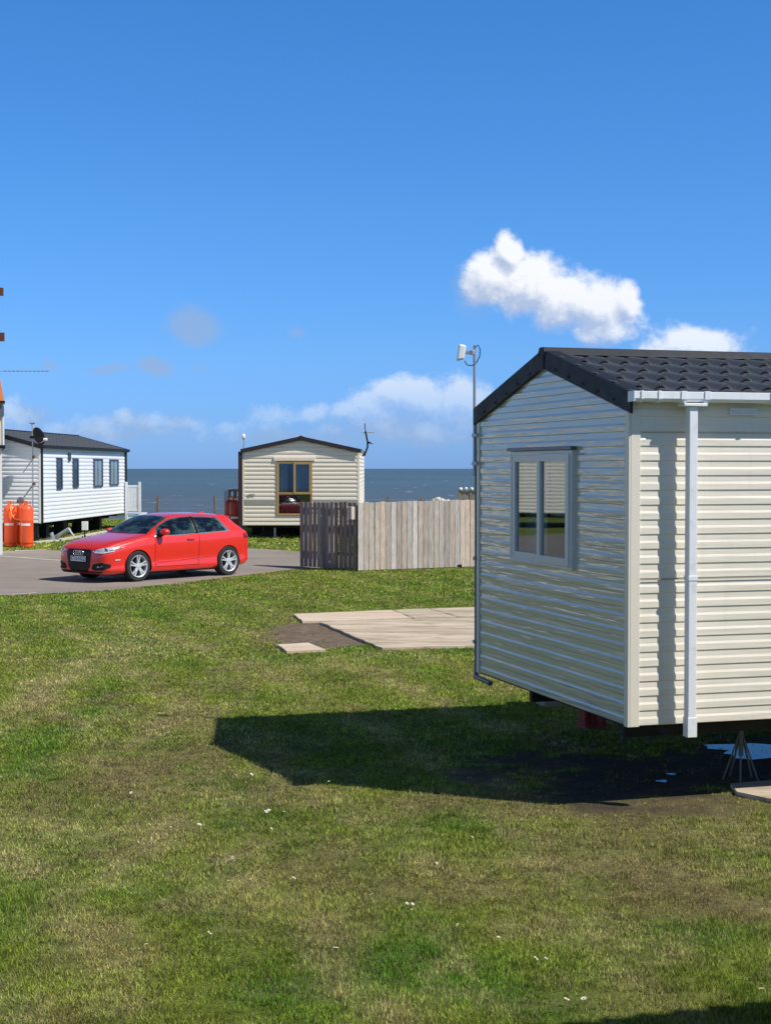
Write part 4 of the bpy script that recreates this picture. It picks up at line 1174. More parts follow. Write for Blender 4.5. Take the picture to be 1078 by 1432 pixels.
p = MB(); p.lathe([(.03, -.04), (.045, -.03), (.045, .03), (.03, .04)], 10, A(47.5, 639, 46.15), 'Y'); p.build('wall_clamp', M['brown_beam'], t)
p = MB(); p.lathe([(.03, -.04), (.05, -.03), (.05, .03), (.03, .04)], 10, A(48, 676.5, 46.15), 'Y'); p.build('wall_clamp', M['brown_beam'], t)

# ------------------------------------------------------------------ gas cylinders
def lettering(t, r, z, mat):
    pass
def cylinder(name, label, x, y, z, mat, r=.187, h=1.22, group='gas cylinders beside the white caravan', rz=0.0):
    t = thing(name, label, 'gas cylinder', (x, y, z), rz, group)
    p = MB(); p.lathe([(r * .86, 0), (r * .88, .05), (r * .80, .06), (r * .98, .10), (r, .14), (r, h * .60), (r * 1.012, h * .605), (r * 1.012, h * .62), (r, h * .625), (r, h * .84), (r * .94, h * .90), (r * .72, h * .95), (r * .35, h * .975), (r * .2, h * .98)], 28); p.build('body', mat, t, smooth=35)
    p = MB(); vs_ = []
    for k in range(11):                      # printed label, an arc on the side facing the lawn
        a0 = -math.pi / 2 - .75 + 1.5 * k / 10
        for z_ in (h * .49, h * .545): vs_.append((math.cos(a0) * r * 1.012, math.sin(a0) * r * 1.012, z_))
    p.add(vs_, [(2 * k, 2 * k + 2, 2 * k + 3, 2 * k + 1) for k in range(10)]); p.build('printed_band', M['plate_white'], t, recalc=False)
    p = MB()
    for k in range(3):
        a0 = 2 * math.pi * k / 3 + .3
        p.bar((math.cos(a0) * r * .55, math.sin(a0) * r * .55, h * .94), (math.cos(a0) * r * .55, math.sin(a0) * r * .55, h * 1.06), .05, .012)
    p.tube([(math.cos(2 * math.pi * k / 16) * r * .55, math.sin(2 * math.pi * k / 16) * r * .55, h * 1.06) for k in range(17)], .012, 6, False)
    p.build('guard', mat, t)
    p = MB(); p.tube([(0, 0, h * .97), (0, 0, h * 1.04)], .022, 8); p.lathe([(.035, 0), (.035, .02)], 8, (0, 0, h * 1.04)); p.bar((0, 0, h * 1.01), (.06, -.04, h * 1.01), .03, .03); p.build('valve', M['brass'], t)
    return t
GZ = .19
xa, ya = gph(15.2, 764.5); xb, yb = gph(38.2, 765.5)
cylinder('gas_cylinder', 'left orange gas cylinder with a white printed band, nearest the white wall', xa, ya, GZ, M['orange'])
cylinder('gas_cylinder', 'right orange gas cylinder standing nearest the black corner pipe', xb, yb, GZ, M['orange'])
cylinder('gas_cylinder', 'orange gas cylinder behind and between the two front ones', (xa + xb) / 2 - .03, ya + .42, GZ, M['orange'])
t = thing('gas_hose', 'looped orange rubber hoses joining the orange gas cylinders', 'hose', (xa, ya, GZ))
G = lambda px, py, dy=-.24: at(px, py, ya + dy) - Vector((xa, ya, GZ))
p = MB(); p.tube([G(16, 706, -.05), G(15.5, 712), G(17, 720), G(21, 725), G(27, 727), G(33, 724), G(38, 716), G(40, 708), G(37, 704, 0)], .02, 8)
p.tube([G(22, 708, -.1), G(26, 706), G(29, 710)], .016, 8); p.build('hose', M['hose'], t, smooth=60)
p = MB(); p.lathe([(.03, -.05), (.09, -.04), (.10, .03), (.05, .05)], 12, G(29, 699.5, .2), 'Y'); p.tube([G(24, 702, .2), G(34, 701, .2)], .035, 8); p.build('regulator', M['grey_dark'], t, smooth=50)

# red cylinders, locker and steps beside the beige caravan
q = at(329, 700, 49.6)
cylinder('gas_cylinder', 'dark red gas cylinder close against the left side of the beige caravan', q.x, 49.6, .2, M['red_cyl'], group='red gas cylinders beside the beige caravan')
q = at(326, 700, 50.2)
cylinder('gas_cylinder', 'dark red gas cylinder standing behind the other red one', q.x - .1, 50.3, .2, M['red_cyl'], group='red gas cylinders beside the beige caravan')
q0 = at(317, 716, 52.0)
t = thing('entrance_steps', 'grey timber steps with posts and handrail at the side of the beige caravan', 'steps', (q0.x, 52, .2))
E = lambda px, py: (at(px, py, 52).x - q0.x, at(px, py, 52).z - .2)
x1, z1 = E(337, 684); x2, z2 = E(321, 684)
for px in (320.5, 329, 336):
    x, z = E(px, 685); p = MB(); p.box((x - .05, -.05, 0), (x + .05, .05, z)); p.build('post', M['post'], t)
p = MB(); p.box((x2, -.06, z1 - .08), (x1, .06, z1)); p.build('handrail', M['post'], t)
for k in range(3):
    p = MB(); p.box((0.1, -.05 + .28 * k, .0), (x1, .23 + .28 * k, .18 * (k + 1))); p.build('step', M['post'], t)
x, z = E(317, 686); p = MB(); p.box((x - .06, -.2, .0), (x + .09, .05, z)); p.build('end_panel', M['galv'], t)

# ------------------------------------------------------------------ timber fence around the bin store
FCOR = Vector(gp(501, 799)); FEND = Vector(gp(672, 793)); FSIDE = FCOR + Vector((-.68, .74)).normalized() * 3.3
# solve the far end of the shaded run so that it meets pixel column 420
k_ = (419.5 - CX) / FPX; dv = Vector((-.66, .75)).normalized(); s0 = (k_ * FCOR.y - FCOR.x) / (dv.x - k_ * dv.y); FSIDE = FCOR + dv * s0
def run(label, A, B, nboards, mat, gap, hfun, rails_out=False):
    d = (B - A); L = d.length; d.normalize()
    rz = math.atan2(d.y, d.x)
    t = thing('timber_fence', label, 'fence', (A.x, A.y, 0), rz, 'timber fence around the bin store')
    w = L / nboards
    for i in range(nboards):
        h = hfun(i / (nboards - 1)) + random.uniform(-.012, .012)
        bw = w * (1 - gap) * random.uniform(.94, 1.0)
        p = MB(); x = i * w; o_ = random.uniform(-.004, .004)
        lean = random.uniform(-.008, .008)
        p.add([(x, o_, .02), (x + bw, o_, .02), (x + bw, o_ + .022, .02), (x, o_ + .022, .02), (x + lean, o_, h), (x + bw + lean, o_, h + random.uniform(-.008, .008)), (x + bw + lean, o_ + .022, h), (x + lean, o_ + .022, h)],
              [(0, 3, 2, 1), (4, 5, 6, 7), (0, 1, 5, 4), (1, 2, 6, 5), (2, 3, 7, 6), (3, 0, 4, 7)])
        p.build('board', mat, t, bevel=.003)
    for z in (.35, 1.0, 1.42):
        p = MB(); p.box((.02, .028, z), (L - .02, .068, z + .075)); p.build('rail', mat, t)
    for k in range(3):
        x = .03 + (L - .14) * k / 2; p = MB(); p.box((x, .07, 0), (x + .09, .16, 1.55)); p.build('post', mat, t)
    return t
run('sunlit run of pale vertical fence boards between the corner and the large cream caravan', FCOR, FEND, 23, M['fence'], .06, lambda s: 1.62 + .03 * s)
FT = run('shaded run of gappy grey fence boards in front of the beige caravan', FSIDE, FCOR + Vector((-.03, .0)), 13, M['fence_dark'], .16, lambda s: 1.585 + .04 * s)
bx_ = MB(); bx_.box(((FSIDE - FCOR).length - .22, -.12, 1.22), ((FSIDE - FCOR).length - .08, -.01, 1.52)); bx_.build('lamp_box', M['fence'], FT, bevel=.005)
st_ = at(632, 792, 37.0)

# flat dark pipe stub lying at the foot of the fence
q = gp(635, 794)
t = tag(MB().tube([(q[0] - .16, q[1], .04), (q[0] + .18, q[1], .04)], .045, 10).build('pipe_offcut', M['black_plastic'], smooth=50), 'short black pipe lying at the foot of the sunlit fence boards', 'pipe')

# post and wire fence along the cliff
t = thing('wire_fence', 'post and wire fence along the cliff edge with weathered posts', 'fence', (0, 62, .2))
for px in (-60, 30, 220, 301, 380, 460, 541.5, 588, 617, 700, 800, 900):
    x = at(px, 693, 62).x; h = at(px, 692.5 + (px % 3), 62).z - .2
    p = MB(); lx_ = random.uniform(-.03, .03)
    p.add([(x - .05, -.05, 0), (x + .05, -.05, 0), (x + .05, .05, 0), (x - .05, .05, 0), (x - .045 + lx_, -.045, h), (x + .045 + lx_, -.045, h), (x + .045 + lx_, .045, h), (x - .045 + lx_, .045, h)],
          [(0, 3, 2, 1), (4, 5, 6, 7), (0, 1, 5, 4), (1, 2, 6, 5), (2, 3, 7, 6), (3, 0, 4, 7)])
    p.build('post', M['post'], t)
for z in (.3, .6, .95):
    p = MB(); p.tube([(-18, 0, z), (18, 0, z)], .006, 4); p.build('wire', M['galv'], t)
# rubble and shrub top behind the fence
for i, (px, py, r) in enumerate([(607, 699, .13), (612, 697, .15), (619, 699, .16), (626, 700, .12)]):
    q = at(px, py, 58)
    bm = bmesh.new(); bmesh.ops.create_icosphere(bm, subdivisions=2, radius=r)
    for v_ in bm.verts: v_.co *= 1 + .35 * (random.random() - .5)
    me = bpy.data.meshes.new('stone'); bm.to_mesh(me); bm.free(); me.materials.append(M['stone'])
    o = bpy.data.objects.new('stone', me); COL.objects.link(o); o.location = (q.x, 58, q.z - r * .6)
    tag(o, ['pale stone at the left end of the row behind the fence', 'second pale stone in the row behind the fence', 'largest pale stone, beside the cliff post', 'last pale stone, right of the cliff post'][i], 'stone', 'stones behind the fence')
t = thing('stone_wall', 'low stone wall behind the fence boards carrying a row of stones', 'wall', (at(616, 700, 58).x, 58, .2))
p = MB(); p.box((-.6, -.2, 0), (.7, .25, at(616, 701, 58).z - .2)); p.build('wall', M['stone'], t, bevel=.03)
q = at(641, 700, 59); q2 = at(672, 700, 59)
t = thing('timber_planter', 'weathered open timber box with white flowers on top, by the large cream caravan', 'planter', (q.x, 59, .2))
wd = q2.x - q.x; hz = at(640, 686, 59).z - .2
for x in (0, wd * .5, wd - .08):
    p = MB(); p.box((x, 0, 0), (x + .09, .09, hz)); p.build('post', M['post'], t)
p = MB(); p.box((.09, .02, .3), (wd * .5, .05, hz - .03)); p.box((wd * .5 + .09, .02, .3), (wd - .08, .05, hz - .03)); p.build('panel', M['fence_dark'], t)
p = MB(); p.box((-.02, -.03, hz), (wd, .5, hz + .04)); p.build('top_board', M['post'], t)
for k in range(4):
    bm = bmesh.new(); bmesh.ops.create_icosphere(bm, subdivisions=2, radius=.06)
    for v_ in bm.verts: v_.co *= 1 + .5 * (random.random() - .5)
    me = bpy.data.meshes.new('flower_head'); bm.to_mesh(me); bm.free(); me.materials.append(M['petal'])
    o = bpy.data.objects.new('flower_head', me); COL.objects.link(o); o.parent = t; o.location = (.08 + k * wd / 4, 0, hz + .07)

# ------------------------------------------------------------------ building at the left edge of the picture
ED = 41.5
e0 = at(3.8, 700, ED).x; e1 = at(7.2, 700, ED).x
CH_RZ = math.atan2(-e0, ED) + .012          # its right-hand side runs almost along the line of sight
t = thing('holiday_chalet', 'white walled chalet with cream upper storey and terracotta roof at the left edge', 'chalet', (e0, ED, 0), CH_RZ)
Z = lambda py: at(0, py, ED).z
ov = (e1 - e0)
p = MB(); p.box((-5.2, 0, 0), (0, 4.5, Z(625))); p.build('wall', M['render_white'], t)
p = MB(); p.box((-5.2, -.1, Z(623)), (ov - .052, 4.6, Z(563))); p.build('upper_wall', M['render_cream'], t)
p = MB(); p.box((ov - .05, -.12, Z(622.5)), (ov, 4.7, Z(563))); p.build('corner_board', M['white_upvc'], t)
p = MB(); p.box((-5.2, -.16, Z(627)), (ov + .02, 4.7, Z(622.5) - .002)); p.build('band', M['black_plastic'], t)
p = MB(); p.box((-.2, -.2, Z(582)), (.06, -.13, Z(568))); p.build('lamp', M['grey_dark'], t)
p = MB(); xe = ov
p.add([(-5.3, -.25, Z(561)), (xe, -.25, Z(561)), (xe, 4.8, Z(561)), (-5.3, 4.8, Z(561)), (-5.3, 1.8, Z(480)), (xe - .14, .7, Z(513)), (xe - .14, 2.4, Z(513))],
      [(0, 1, 5, 4), (1, 2, 6, 5), (2, 3, 4, 6), (4, 5, 6), (0, 3, 2, 1), (0, 4, 3)]); p.build('roof', M['terracotta'], t)
p = MB(); p.box((-5.3, -.32, Z(564)), (xe + .02, -.2, Z(561) - .002)); p.box((xe - .03, -.2, Z(564)), (xe + .02, 4.8, Z(561) - .002)); p.build('gutter', M['black_plastic'], t)
t = thing('tv_aerial', 'long thin yagi aerial pointing right from the terracotta roof', 'aerial', (e0 - .4, ED + .6, 0))
A2 = lambda px, py: at(px, py, ED + .6) - Vector((e0 - .4, ED + .6, 0))
p = MB(); p.tube([A2(-6, 519), A2(69, 519)], .009, 6); p.tube([A2(-2, 519), A2(-2, 545)], .02, 6); p.build('boom', M['galv'], t)
p = MB()
for k in range(11):
    c0 = A2(8 + k * 5.8, 519); p.tube([c0 + Vector((0, -.16, .0)), c0 + Vector((0, .16, .0))], .007, 5); p.tube([c0 + Vector((0, 0, -.03)), c0 + Vector((0, 0, .03))], .009, 5)
p.build('element', M['galv'], t)
q = at(-60, 700, 40)
t = thing('timber_mast', 'tall timber mast just outside the left edge with two brown crossarms reaching in', 'mast', (q.x, 40, 0))
p = MB(); p.box((-.12, -.12, 0), (.12, .12, 7.7)); p.build('mast', M['brown_beam'], t)
for (ya_, yb_, xe_) in ((403.5, 414.5, 7.3), (466, 478, 8.3)):
    x = at(xe_, 400, 40).x - q.x; p = MB(); p.box((-x, -.2, at(0, yb_, 40).z), (x, -.121, at(0, ya_, 40).z)); p.build('crossarm', M['brown_beam'], t)

# ------------------------------------------------------------------ daisies
dm = MB()
for k in range(9):
    a0 = 2 * math.pi * k / 9
    dm.add([(math.cos(a0) * .004, math.sin(a0) * .004, .0), (math.cos(a0 - .3) * .013, math.sin(a0 - .3) * .013, .002), (math.cos(a0) * .017, math.sin(a0) * .017, .003), (math.cos(a0 + .3) * .013, math.sin(a0 + .3) * .013, .002)], [(0, 1, 2, 3)])
dm.cur = 1; dm.lathe([(.005, .001), (.004, .005), (.001, .006)], 8)
dm.cur = 2; dm.tube([(0, 0, -.04), (0, 0, 0)], .0015, 5)
M['stem'] = simple('stem', (.08, .14, .03), .6)
daisy0 = dm.build('daisy', [M['petal'], M['yolk'], M['stem']], recalc=False)
spots = [(569, 1272), (577, 1273), (587, 1271), (576, 1281), (588, 1282), (372, 1142), (376, 1140), (411, 1236), (520, 1259), (697, 1320), (749, 1350), (763, 1350), (756, 1121), (897, 1155), (1001, 1142), (1013, 1166), (870, 1152),
         (1064, 1393), (792, 1408), (594, 1218), (610, 1215), (184, 1115), (198, 1118), (187, 1172), (320, 1240), (240, 884), (244, 880), (278, 1007), (50, 870), (308, 846), (376, 886), (664, 1060), (600, 1050), (560, 1035), (470, 1335), (700, 1455),
         (816, 1407), (330, 1090), (460, 1099), (700, 1030), (352, 1089), (15, 1092), (205, 1330), (293, 1314), (2, 1093), (905, 1160), (660, 1178), (1010, 1207), (640, 1302), (900, 930)]
for i, (px, py) in enumerate(spots):
    o = daisy0 if i == 0 else daisy0.copy()
    if i: COL.objects.link(o)
    x, y = gph(px, py)
    if under_van(np.array([x]), np.array([y]))[0][0] > -.2 and under_van(np.array([x]), np.array([y]))[1][0] > -.2: x -= 3
    o.location = (x, y, Hs(x, y) + .034); sc = random.uniform(.55, .95); o.scale = (sc, sc, 1)
    o.rotation_euler = (random.uniform(-.5, .5) + .35, random.uniform(-.4, .4), random.uniform(0, 6))
    tag(o, 'daisy in the tight cluster in the lower middle of the lawn' if i < 5 else 'tiny lone white daisy flowering low in the mown lawn', 'daisy', 'daisies scattered in the lawn')

# ------------------------------------------------------------------ the red car
def catmull(xs, ys, x):
    xs = list(xs); n = len(xs)
    if x <= xs[0]: return ys[0]
    if x >= xs[-1]: return ys[-1]
    for i in range(n - 1):
        if xs[i] <= x <= xs[i + 1]: break
    h = xs[i + 1] - xs[i]; t = (x - xs[i]) / h
    def slope(j):
        if j <= 0: return (ys[1] - ys[0]) / (xs[1] - xs[0])
        if j >= n - 1: return (ys[-1] - ys[-2]) / (xs[-1] - xs[-2])
        a = (ys[j] - ys[j - 1]) / (xs[j] - xs[j - 1]); b = (ys[j + 1] - ys[j]) / (xs[j + 1] - xs[j])
        if a * b <= 0: return 0.0
        return 2 * a * b / (a + b)
    m0, m1 = slope(i) * h, slope(i + 1) * h
    return (2 * t ** 3 - 3 * t ** 2 + 1) * ys[i] + (t ** 3 - 2 * t ** 2 + t) * m0 + (-2 * t ** 3 + 3 * t ** 2) * ys[i + 1] + (t ** 3 - t ** 2) * m1

# stations: x, z bottom, half width, belt z, roof-edge half width, roof-edge z, centre z
ST = [(0.00, .30, .52, .52, .42, .60, .64),
      (0.03, .22, .66, .60, .54, .68, .715),
      (0.10, .18, .77, .68, .63, .745, .775),
      (0.22, .17, .825, .73, .68, .80, .83),
      (0.45, .17, .866, .80, .71, .86, .888),
      (0.80, .17, .886, .875, .72, .915, .945),
      (1.12, .175, .890, .925, .725, .965, .992),
      (1.24, .175, .890, .935, .715, .985, 1.015),
      (1.50, .175, .888, .945, .665, 1.12, 1.155),
      (1.80, .175, .888, .952, .620, 1.265, 1.31),
      (2.05, .175, .888, .958, .600, 1.335, 1.39),
      (2.45, .175, .888, .968, .590, 1.358, 1.425),
      (3.00, .175, .888, .985, .580, 1.345, 1.42),
      (3.40, .175, .886, 1.000, .565, 1.315, 1.395),
      (3.68, .18, .874, 1.015, .555, 1.285, 1.378),
      (3.84, .19, .862, 1.02, .545, 1.235, 1.345),
      (3.96, .20, .848, 1.015, .56, 1.15, 1.245),
      (4.07, .22, .826, .99, .58, 1.035, 1.10),
      (4.16, .25, .79, .93, .58, .955, .985),
      (4.22, .30, .70, .78, .53, .83, .85),
      (4.24, .36, .62, .68, .50, .72, .74)]
SX = [s[0] for s in ST]
def station(x):
    zb, w, zbelt, wr, zr, zc = [catmull(SX, [s[i] for s in ST], x) for i in range(1, 7)]
    H_ = zbelt
    green = max(0, min(1, (x - 1.2) / .25)) * max(0, min(1, (4.05 - x) / .2))
    pts = [(0, zb), (w * .55, zb), (w * .86, zb + .005), (w * .965, zb + .06), (w * 1.0 - .006, zb + .10), (w * .985 - .012 * green, zb + (H_ - zb) * .34),
           (w * .995, zb + (H_ - zb) * .60), (w * 1.0, zb + (H_ - zb) * .80), (w * .985, zb + (H_ - zb) * .91), (w * .955, H_)]
    a = Vector((w * .955, H_)); b = Vector((wr, zr)); m_ = a.lerp(b, .5) + Vector((.018, .010)) * 1.0
    pts += [(a.lerp(b, .08).x, a.lerp(b, .08).y), (m_.x, m_.y), (b.x + .004, b.y - .004), (wr * .86, zr + (zc - zr) * .48), (wr * .5, zr + (zc - zr) * .86), (0, zc)]
    return pts
def car_body_mesh():
    xs = sorted(set([0, .01, .02, .03, .05, .075] + [round(.10 + .035 * i, 4) for i in range(117)] + [4.2, 4.215, 4.23, 4.24])); xs = [x for x in xs if x <= 4.24]
    rows = []
    for x in xs:
        p = station(x); par = [0]
        for i in range(1, len(p)): par.append(par[-1] + max(1e-4, math.hypot(p[i][0] - p[i - 1][0], p[i][1] - p[i - 1][1])))
        n = 46; q = []
        for i in range(len(p) - 1):
            k = 3
            for j in range(k):
                t = par[i] + (par[i + 1] - par[i]) * j / k
                q.append((catmull(par, [a[0] for a in p], t), catmull(par, [a[1] for a in p], t)))
        q.append(p[-1])
        rows.append([(x, -a, b) for a, b in q] + [(x, a, b) for a, b in q[-2:0:-1]])
    m = len(rows[0]); vs = [v for r in rows for v in r]; fs = []
    for i in range(len(rows) - 1):
        for j in range(m):
            j2 = (j + 1) % m
            fs.append((i * m + j, i * m + j2, (i + 1) * m + j2, (i + 1) * m + j))
    fs += [tuple(range(m))[::-1], tuple((len(rows) - 1) * m + j for j in range(m))]
    return vs, fs
CWX, CRX, WY, WR = .895, 3.495, .775, .331
vs, fs = car_body_mesh()
CARH = R(48.4)                  # direction from nose to tail on the ground
fwx, fwy = gp(190, 813.5)
cr_, sr_ = math.cos(CARH), math.sin(CARH)
ox = fwx - (cr_ * CWX + sr_ * (WY)); oy = fwy - (sr_ * CWX - cr_ * WY)
car = thing('red_car', 'red three door hatchback parked on the tarmac in front of the two far caravans', 'car', (ox, oy, .006), CARH)
bmb = MB(); bmb.add(vs, fs)
body = bmb.build('body', [M['paint'], M['black_plastic']], car, smooth=50)
BV = BVHTree.FromPolygons([Vector(v) for v in vs], fs)
cut = MB()
for x in (CWX, CRX):
    for sd_ in (-1, 1):
        cut.lathe([(WR + .028, -.19), (WR + .028, .25)], 40, (x, sd_ * .80, WR - .005), 'Y')
cutter = cut.build('arch_cutter', [M['black_plastic']], None)
cutter.data.materials.clear(); cutter.data.materials.append(M['paint']); cutter.data.materials.append(M['black_plastic'])
cutter.data.polygons.foreach_set('material_index', [1] * len(cutter.data.polygons))
cutter.parent = car
md = body.modifiers.new('arches', 'BOOLEAN'); md.operation = 'DIFFERENCE'; md.object = cutter; md.solver = 'EXACT'
bpy.context.view_layer.update()
dg = bpy.context.evaluated_depsgraph_get()
nm = bpy.data.meshes.new_from_object(body.evaluated_get(dg))
body.modifiers.clear(); old = body.data; body.data = nm; nm.name = 'body'
bpy.data.objects.remove(cutter)
nm.polygons.foreach_set('use_smooth', [True] * len(nm.polygons)); nm.set_sharp_from_angle(angle=R(32))

def cast(o, d):
    h = BV.ray_cast(Vector(o), Vector(d)); return h[0], h[1]
def patch(name, poly, to3, d, mat, off=.004, step=.03, parent=car, back=.0):
    """outline laid onto the body: poly in 2d, to3 gives the ray start"""
    pts = []; n = len(poly)
    for i in range(n):
        p = Vector(poly[i]); q = Vector(poly[(i + 1) % n]); k = max(1, int((q - p).length / step))
        pts += [p.lerp(q, j / k) for j in range(k)]
    nb = len(pts); arr = [(p.x, p.y) for p in pts]
    x0, x1 = min(a[0] for a in arr), max(a[0] for a in arr); y0, y1 = min(a[1] for a in arr), max(a[1] for a in arr)
    gx = np.arange(x0 + step / 2, x1, step); gy = np.arange(y0 + step / 2, y1, step)
    ex = []
    if len(gx) and len(gy):
        GX, GY = np.meshgrid(gx, gy); ins = in_poly(GX.ravel(), GY.ravel(), arr); ex = [Vector(t) for t in zip(GX.ravel()[ins], GY.ravel()[ins])]
    vo, eo, fo, *_ = geometry.delaunay_2d_cdt(pts + ex, [(i, (i + 1) % nb) for i in range(nb)], [], 1, 1e-5)
    v3 = []; bad = set()
    for i, v in enumerate(vo):
        h, nn = cast(to3(v.x, v.y), d)
        if h is None: bad.add(i); v3.append((0, 0, 0)); continue
        if nn.dot(Vector(d)) > 0: nn = -nn
        v3.append(tuple(h + nn * off))
    m = MB(); m.add(v3, [tuple(f) for f in fo if not (set(f) & bad)])
    o = m.build(name, mat, parent, smooth=40)
    s = o.modifiers.new('solid', 'SOLIDIFY'); s.thickness = .004; s.offset = 0
    return o
side = {-1: (lambda x, z: (x, -2, z), (0, 1, 0)), 1: (lambda x, z: (x, 2, z), (0, -1, 0))}
frontp = (lambda y, z: (-1, y, z), (1, 0, 0))
topp = (lambda x, y: (x, y, 3), (0, 0, -1))
rearp = (lambda y, z: (6, y, z), (-1, 0, 0))
def belt(x): return catmull(SX, [s[3] for s in ST], x)
def redge(x): return catmull(SX, [s[5] for s in ST], x)
for sd_ in (-1, 1):
    f, d = side[sd_]
    lo = [(1.42, belt(1.42) + .015)] + [(x, belt(x) + .012) for x in (1.7, 2.0, 2.3, 2.52)]
    hi = [(x, redge(x) - .028) for x in (2.52, 2.3, 2.1, 1.95, 1.8, 1.65, 1.55)]
    # bright window surround first
    full = [(1.36, belt(1.36) + .0)] + [(x, belt(x) - .004) for x in (1.7, 2.1, 2.5, 2.9, 3.3, 3.49)] + [(3.55, belt(3.55) + .012)] + [(x, redge(x) - .008) for x in (3.36, 3.22, 3.05, 2.8, 2.5, 2.3, 2.1, 1.95, 1.8, 1.65, 1.52)]
    patch('window_trim', full, f, d, M['chrome'], .003, .04)
    patch('side_window', lo + hi, f, d, M['carglass'], .008, .04)
    patch('side_window', [(x, belt(x) + .012) for x in (2.62, 2.9, 3.2, 3.44)] + [(x, redge(x) - .035) for x in (3.30, 3.15, 3.0, 2.8, 2.62)], f, d, M['carglass'], .008, .04)
    patch('window_pillar', [(2.53, belt(2.53) + .008), (2.61, belt(2.61) + .008), (2.61, redge(2.61) - .02), (2.53, redge(2.53) - .02)], f, d, M['black_gloss'], .0085, .04)
    # door outline
    dl = [(1.36, .30), (1.345, .60), (1.36, belt(1.36)), (1.368, belt(1.36)), (1.353, .60), (1.368, .30)]
    patch('door_seam', dl, f, d, M['black_plastic'], .0015, .03)
    patch('door_seam', [(2.58, .30), (2.60, .60), (2.61, belt(2.6) - .01), (2.618, belt(2.6) - .01), (2.608, .60), (2.588, .30)], f, d, M['black_plastic'], .0015, .03)
    patch('door_seam', [(1.36, .292), (2.59, .292), (2.59, .300), (1.36, .300)], f, d, M['black_plastic'], .0015, .04)
    # crease along the lower door and along the shoulder: raised body-coloured folds
    patch('door_crease', [(1.44, .385), (2.0, .40), (2.9, .455), (2.9, .470), (2.0, .425), (1.44, .415)], f, d, M['paint'], .004, .04)
    patch('sill_skirt', [(1.24, .20), (3.04, .20), (3.04, .265), (1.24, .255)], f, d, M['paint'], .016, .04)
    h, nn = cast(f(2.36, .86), d)
    hb = MB(); yy = h.y; s = sd_
    hb.box((2.26, min(yy + s * .002, yy + s * .035), .850), (2.46, max(yy + s * .002, yy + s * .035), .878)); hb.build('door_handle', M['paint'], car, bevel=.008)
    # mirror
    mr = MB(); y0 = s * (.88 if s < 0 else .80); mx = 1.52; ms = 1.12 if s < 0 else .55
    prof = []
    for (dx, r) in ((-.075, .03 * ms), (-.055, .062 * ms), (.0, .078 * ms), (.05, .075 * ms), (.065, .068 * ms)):
        prof.append([(mx + dx, y0 + s * (.11 + 1.35 * r * math.cos(a)), 1.045 + r * .85 * math.sin(a)) for a in [2 * math.pi * k / 14 for k in range(14)]])
    mr.add([q for r_ in prof for q in r_], [(i * 14 + k, i * 14 + (k + 1) % 14, (i + 1) * 14 + (k + 1) % 14, (i + 1) * 14 + k) for i in range(4) for k in range(14)] + [tuple(range(14))[::-1], tuple(56 + k for k in range(14))])
    mo = mr.build('mirror', M['paint'], car, smooth=50)
    mr = MB(); mr.bar((mx - .02, y0 - s * .02, .95), (mx - .01, y0 + s * .09, .99), .07, .045); mr.build('mirror_stalk', M['black_plastic'], mo, bevel=.006)
    # headlight, fog vent, tail light
    yh = lambda a: s * a
    hl = [(yh(.46), .672), (yh(.52), .640), (yh(.72), .632), (yh(.825), .672), (yh(.868), .755), (yh(.80), .758), (yh(.64), .722)]
    patch('headlight', hl, *frontp, M['headlight'], .006, .025)
    dlr = [(yh(.46), .664), (yh(.52), .630), (yh(.72), .621), (yh(.825), .657), (yh(.84), .678), (yh(.72), .640), (yh(.53), .648), (yh(.47), .675)]
    patch('light_strip', dlr, *frontp, M['plate_white'], .010, .025)
    patch('air_intake', [(yh(.43), .30), (yh(.50), .265), (yh(.74), .275), (yh(.81), .33), (yh(.81), .40), (yh(.70), .435), (yh(.48), .39)], *frontp, M['black_plastic'], .006, .025)
    patch('fog_lamp', [(yh(.60), .325), (yh(.70), .335), (yh(.72), .365), (yh(.62), .36)], *frontp, M['headlight'], .011, .02)
    patch('side_marker', [(.30, .47), (.42, .475), (.42, .495), (.30, .49)], f, d, M['plate_white'], .004, .03)
    patch('tail_light', [(yh(.50), .84), (yh(.74), .84), (yh(.80), .88), (yh(.79), .95), (yh(.55), .93)], *rearp, M['tail_red'], .006, .03)
    patch('tail_light', [(3.99, .84), (4.16, .84), (4.14, .90), (4.05, .945), (3.96, .93)], f, d, M['tail_red'], .006, .03)
# grille, badge and plate
gr = patch('grille', [(-.37, .70), (.37, .70), (.415, .645), (.36, .33), (.28, .245), (-.28, .245), (-.36, .33), (-.415, .645)], *frontp, M['black_gloss'], .006, .03)
for zz_ in (.66, .40, .33):
    wv_ = .33 if zz_ > .5 else .27
    patch('grille_bar', [(-wv_, zz_), (wv_, zz_), (wv_, zz_ + .006), (-wv_, zz_ + .006)], *frontp, M['black_plastic'], .009, .04, gr)
patch('lower_splitter', [(-.70, .215), (.70, .215), (.70, .245), (-.70, .245)], *frontp, M['black_plastic'], .004, .03)
rg = MB()
for k in range(4):
    c0 = Vector((-.016, (-.114 + k * .076), .625)); rg.tube([c0 + Vector((0, math.cos(2 * math.pi * j / 20) * .050, math.sin(2 * math.pi * j / 20) * .050)) for j in range(21)], .009, 6, False)
rg.build('badge', M['chrome'], car, smooth=60)
pl = MB(); pl.box((-.034, -.26, .445), (-.020, .26, .556)); plate = pl.build('number_plate', M['white_box'], car, bevel=.004)
tx = bpy.data.curves.new('plate_text', 'FONT'); tx.body = 'KT16 HGZ'; tx.size = .125; tx.extrude = .001; tx.align_x = 'CENTER'; tx.align_y = 'CENTER'; tx.offset = .0004
to = bpy.data.objects.new('plate_text', tx); COL.objects.link(to)
bpy.context.view_layer.update(); tm = bpy.data.meshes.new_from_object(to); bpy.data.objects.remove(to)
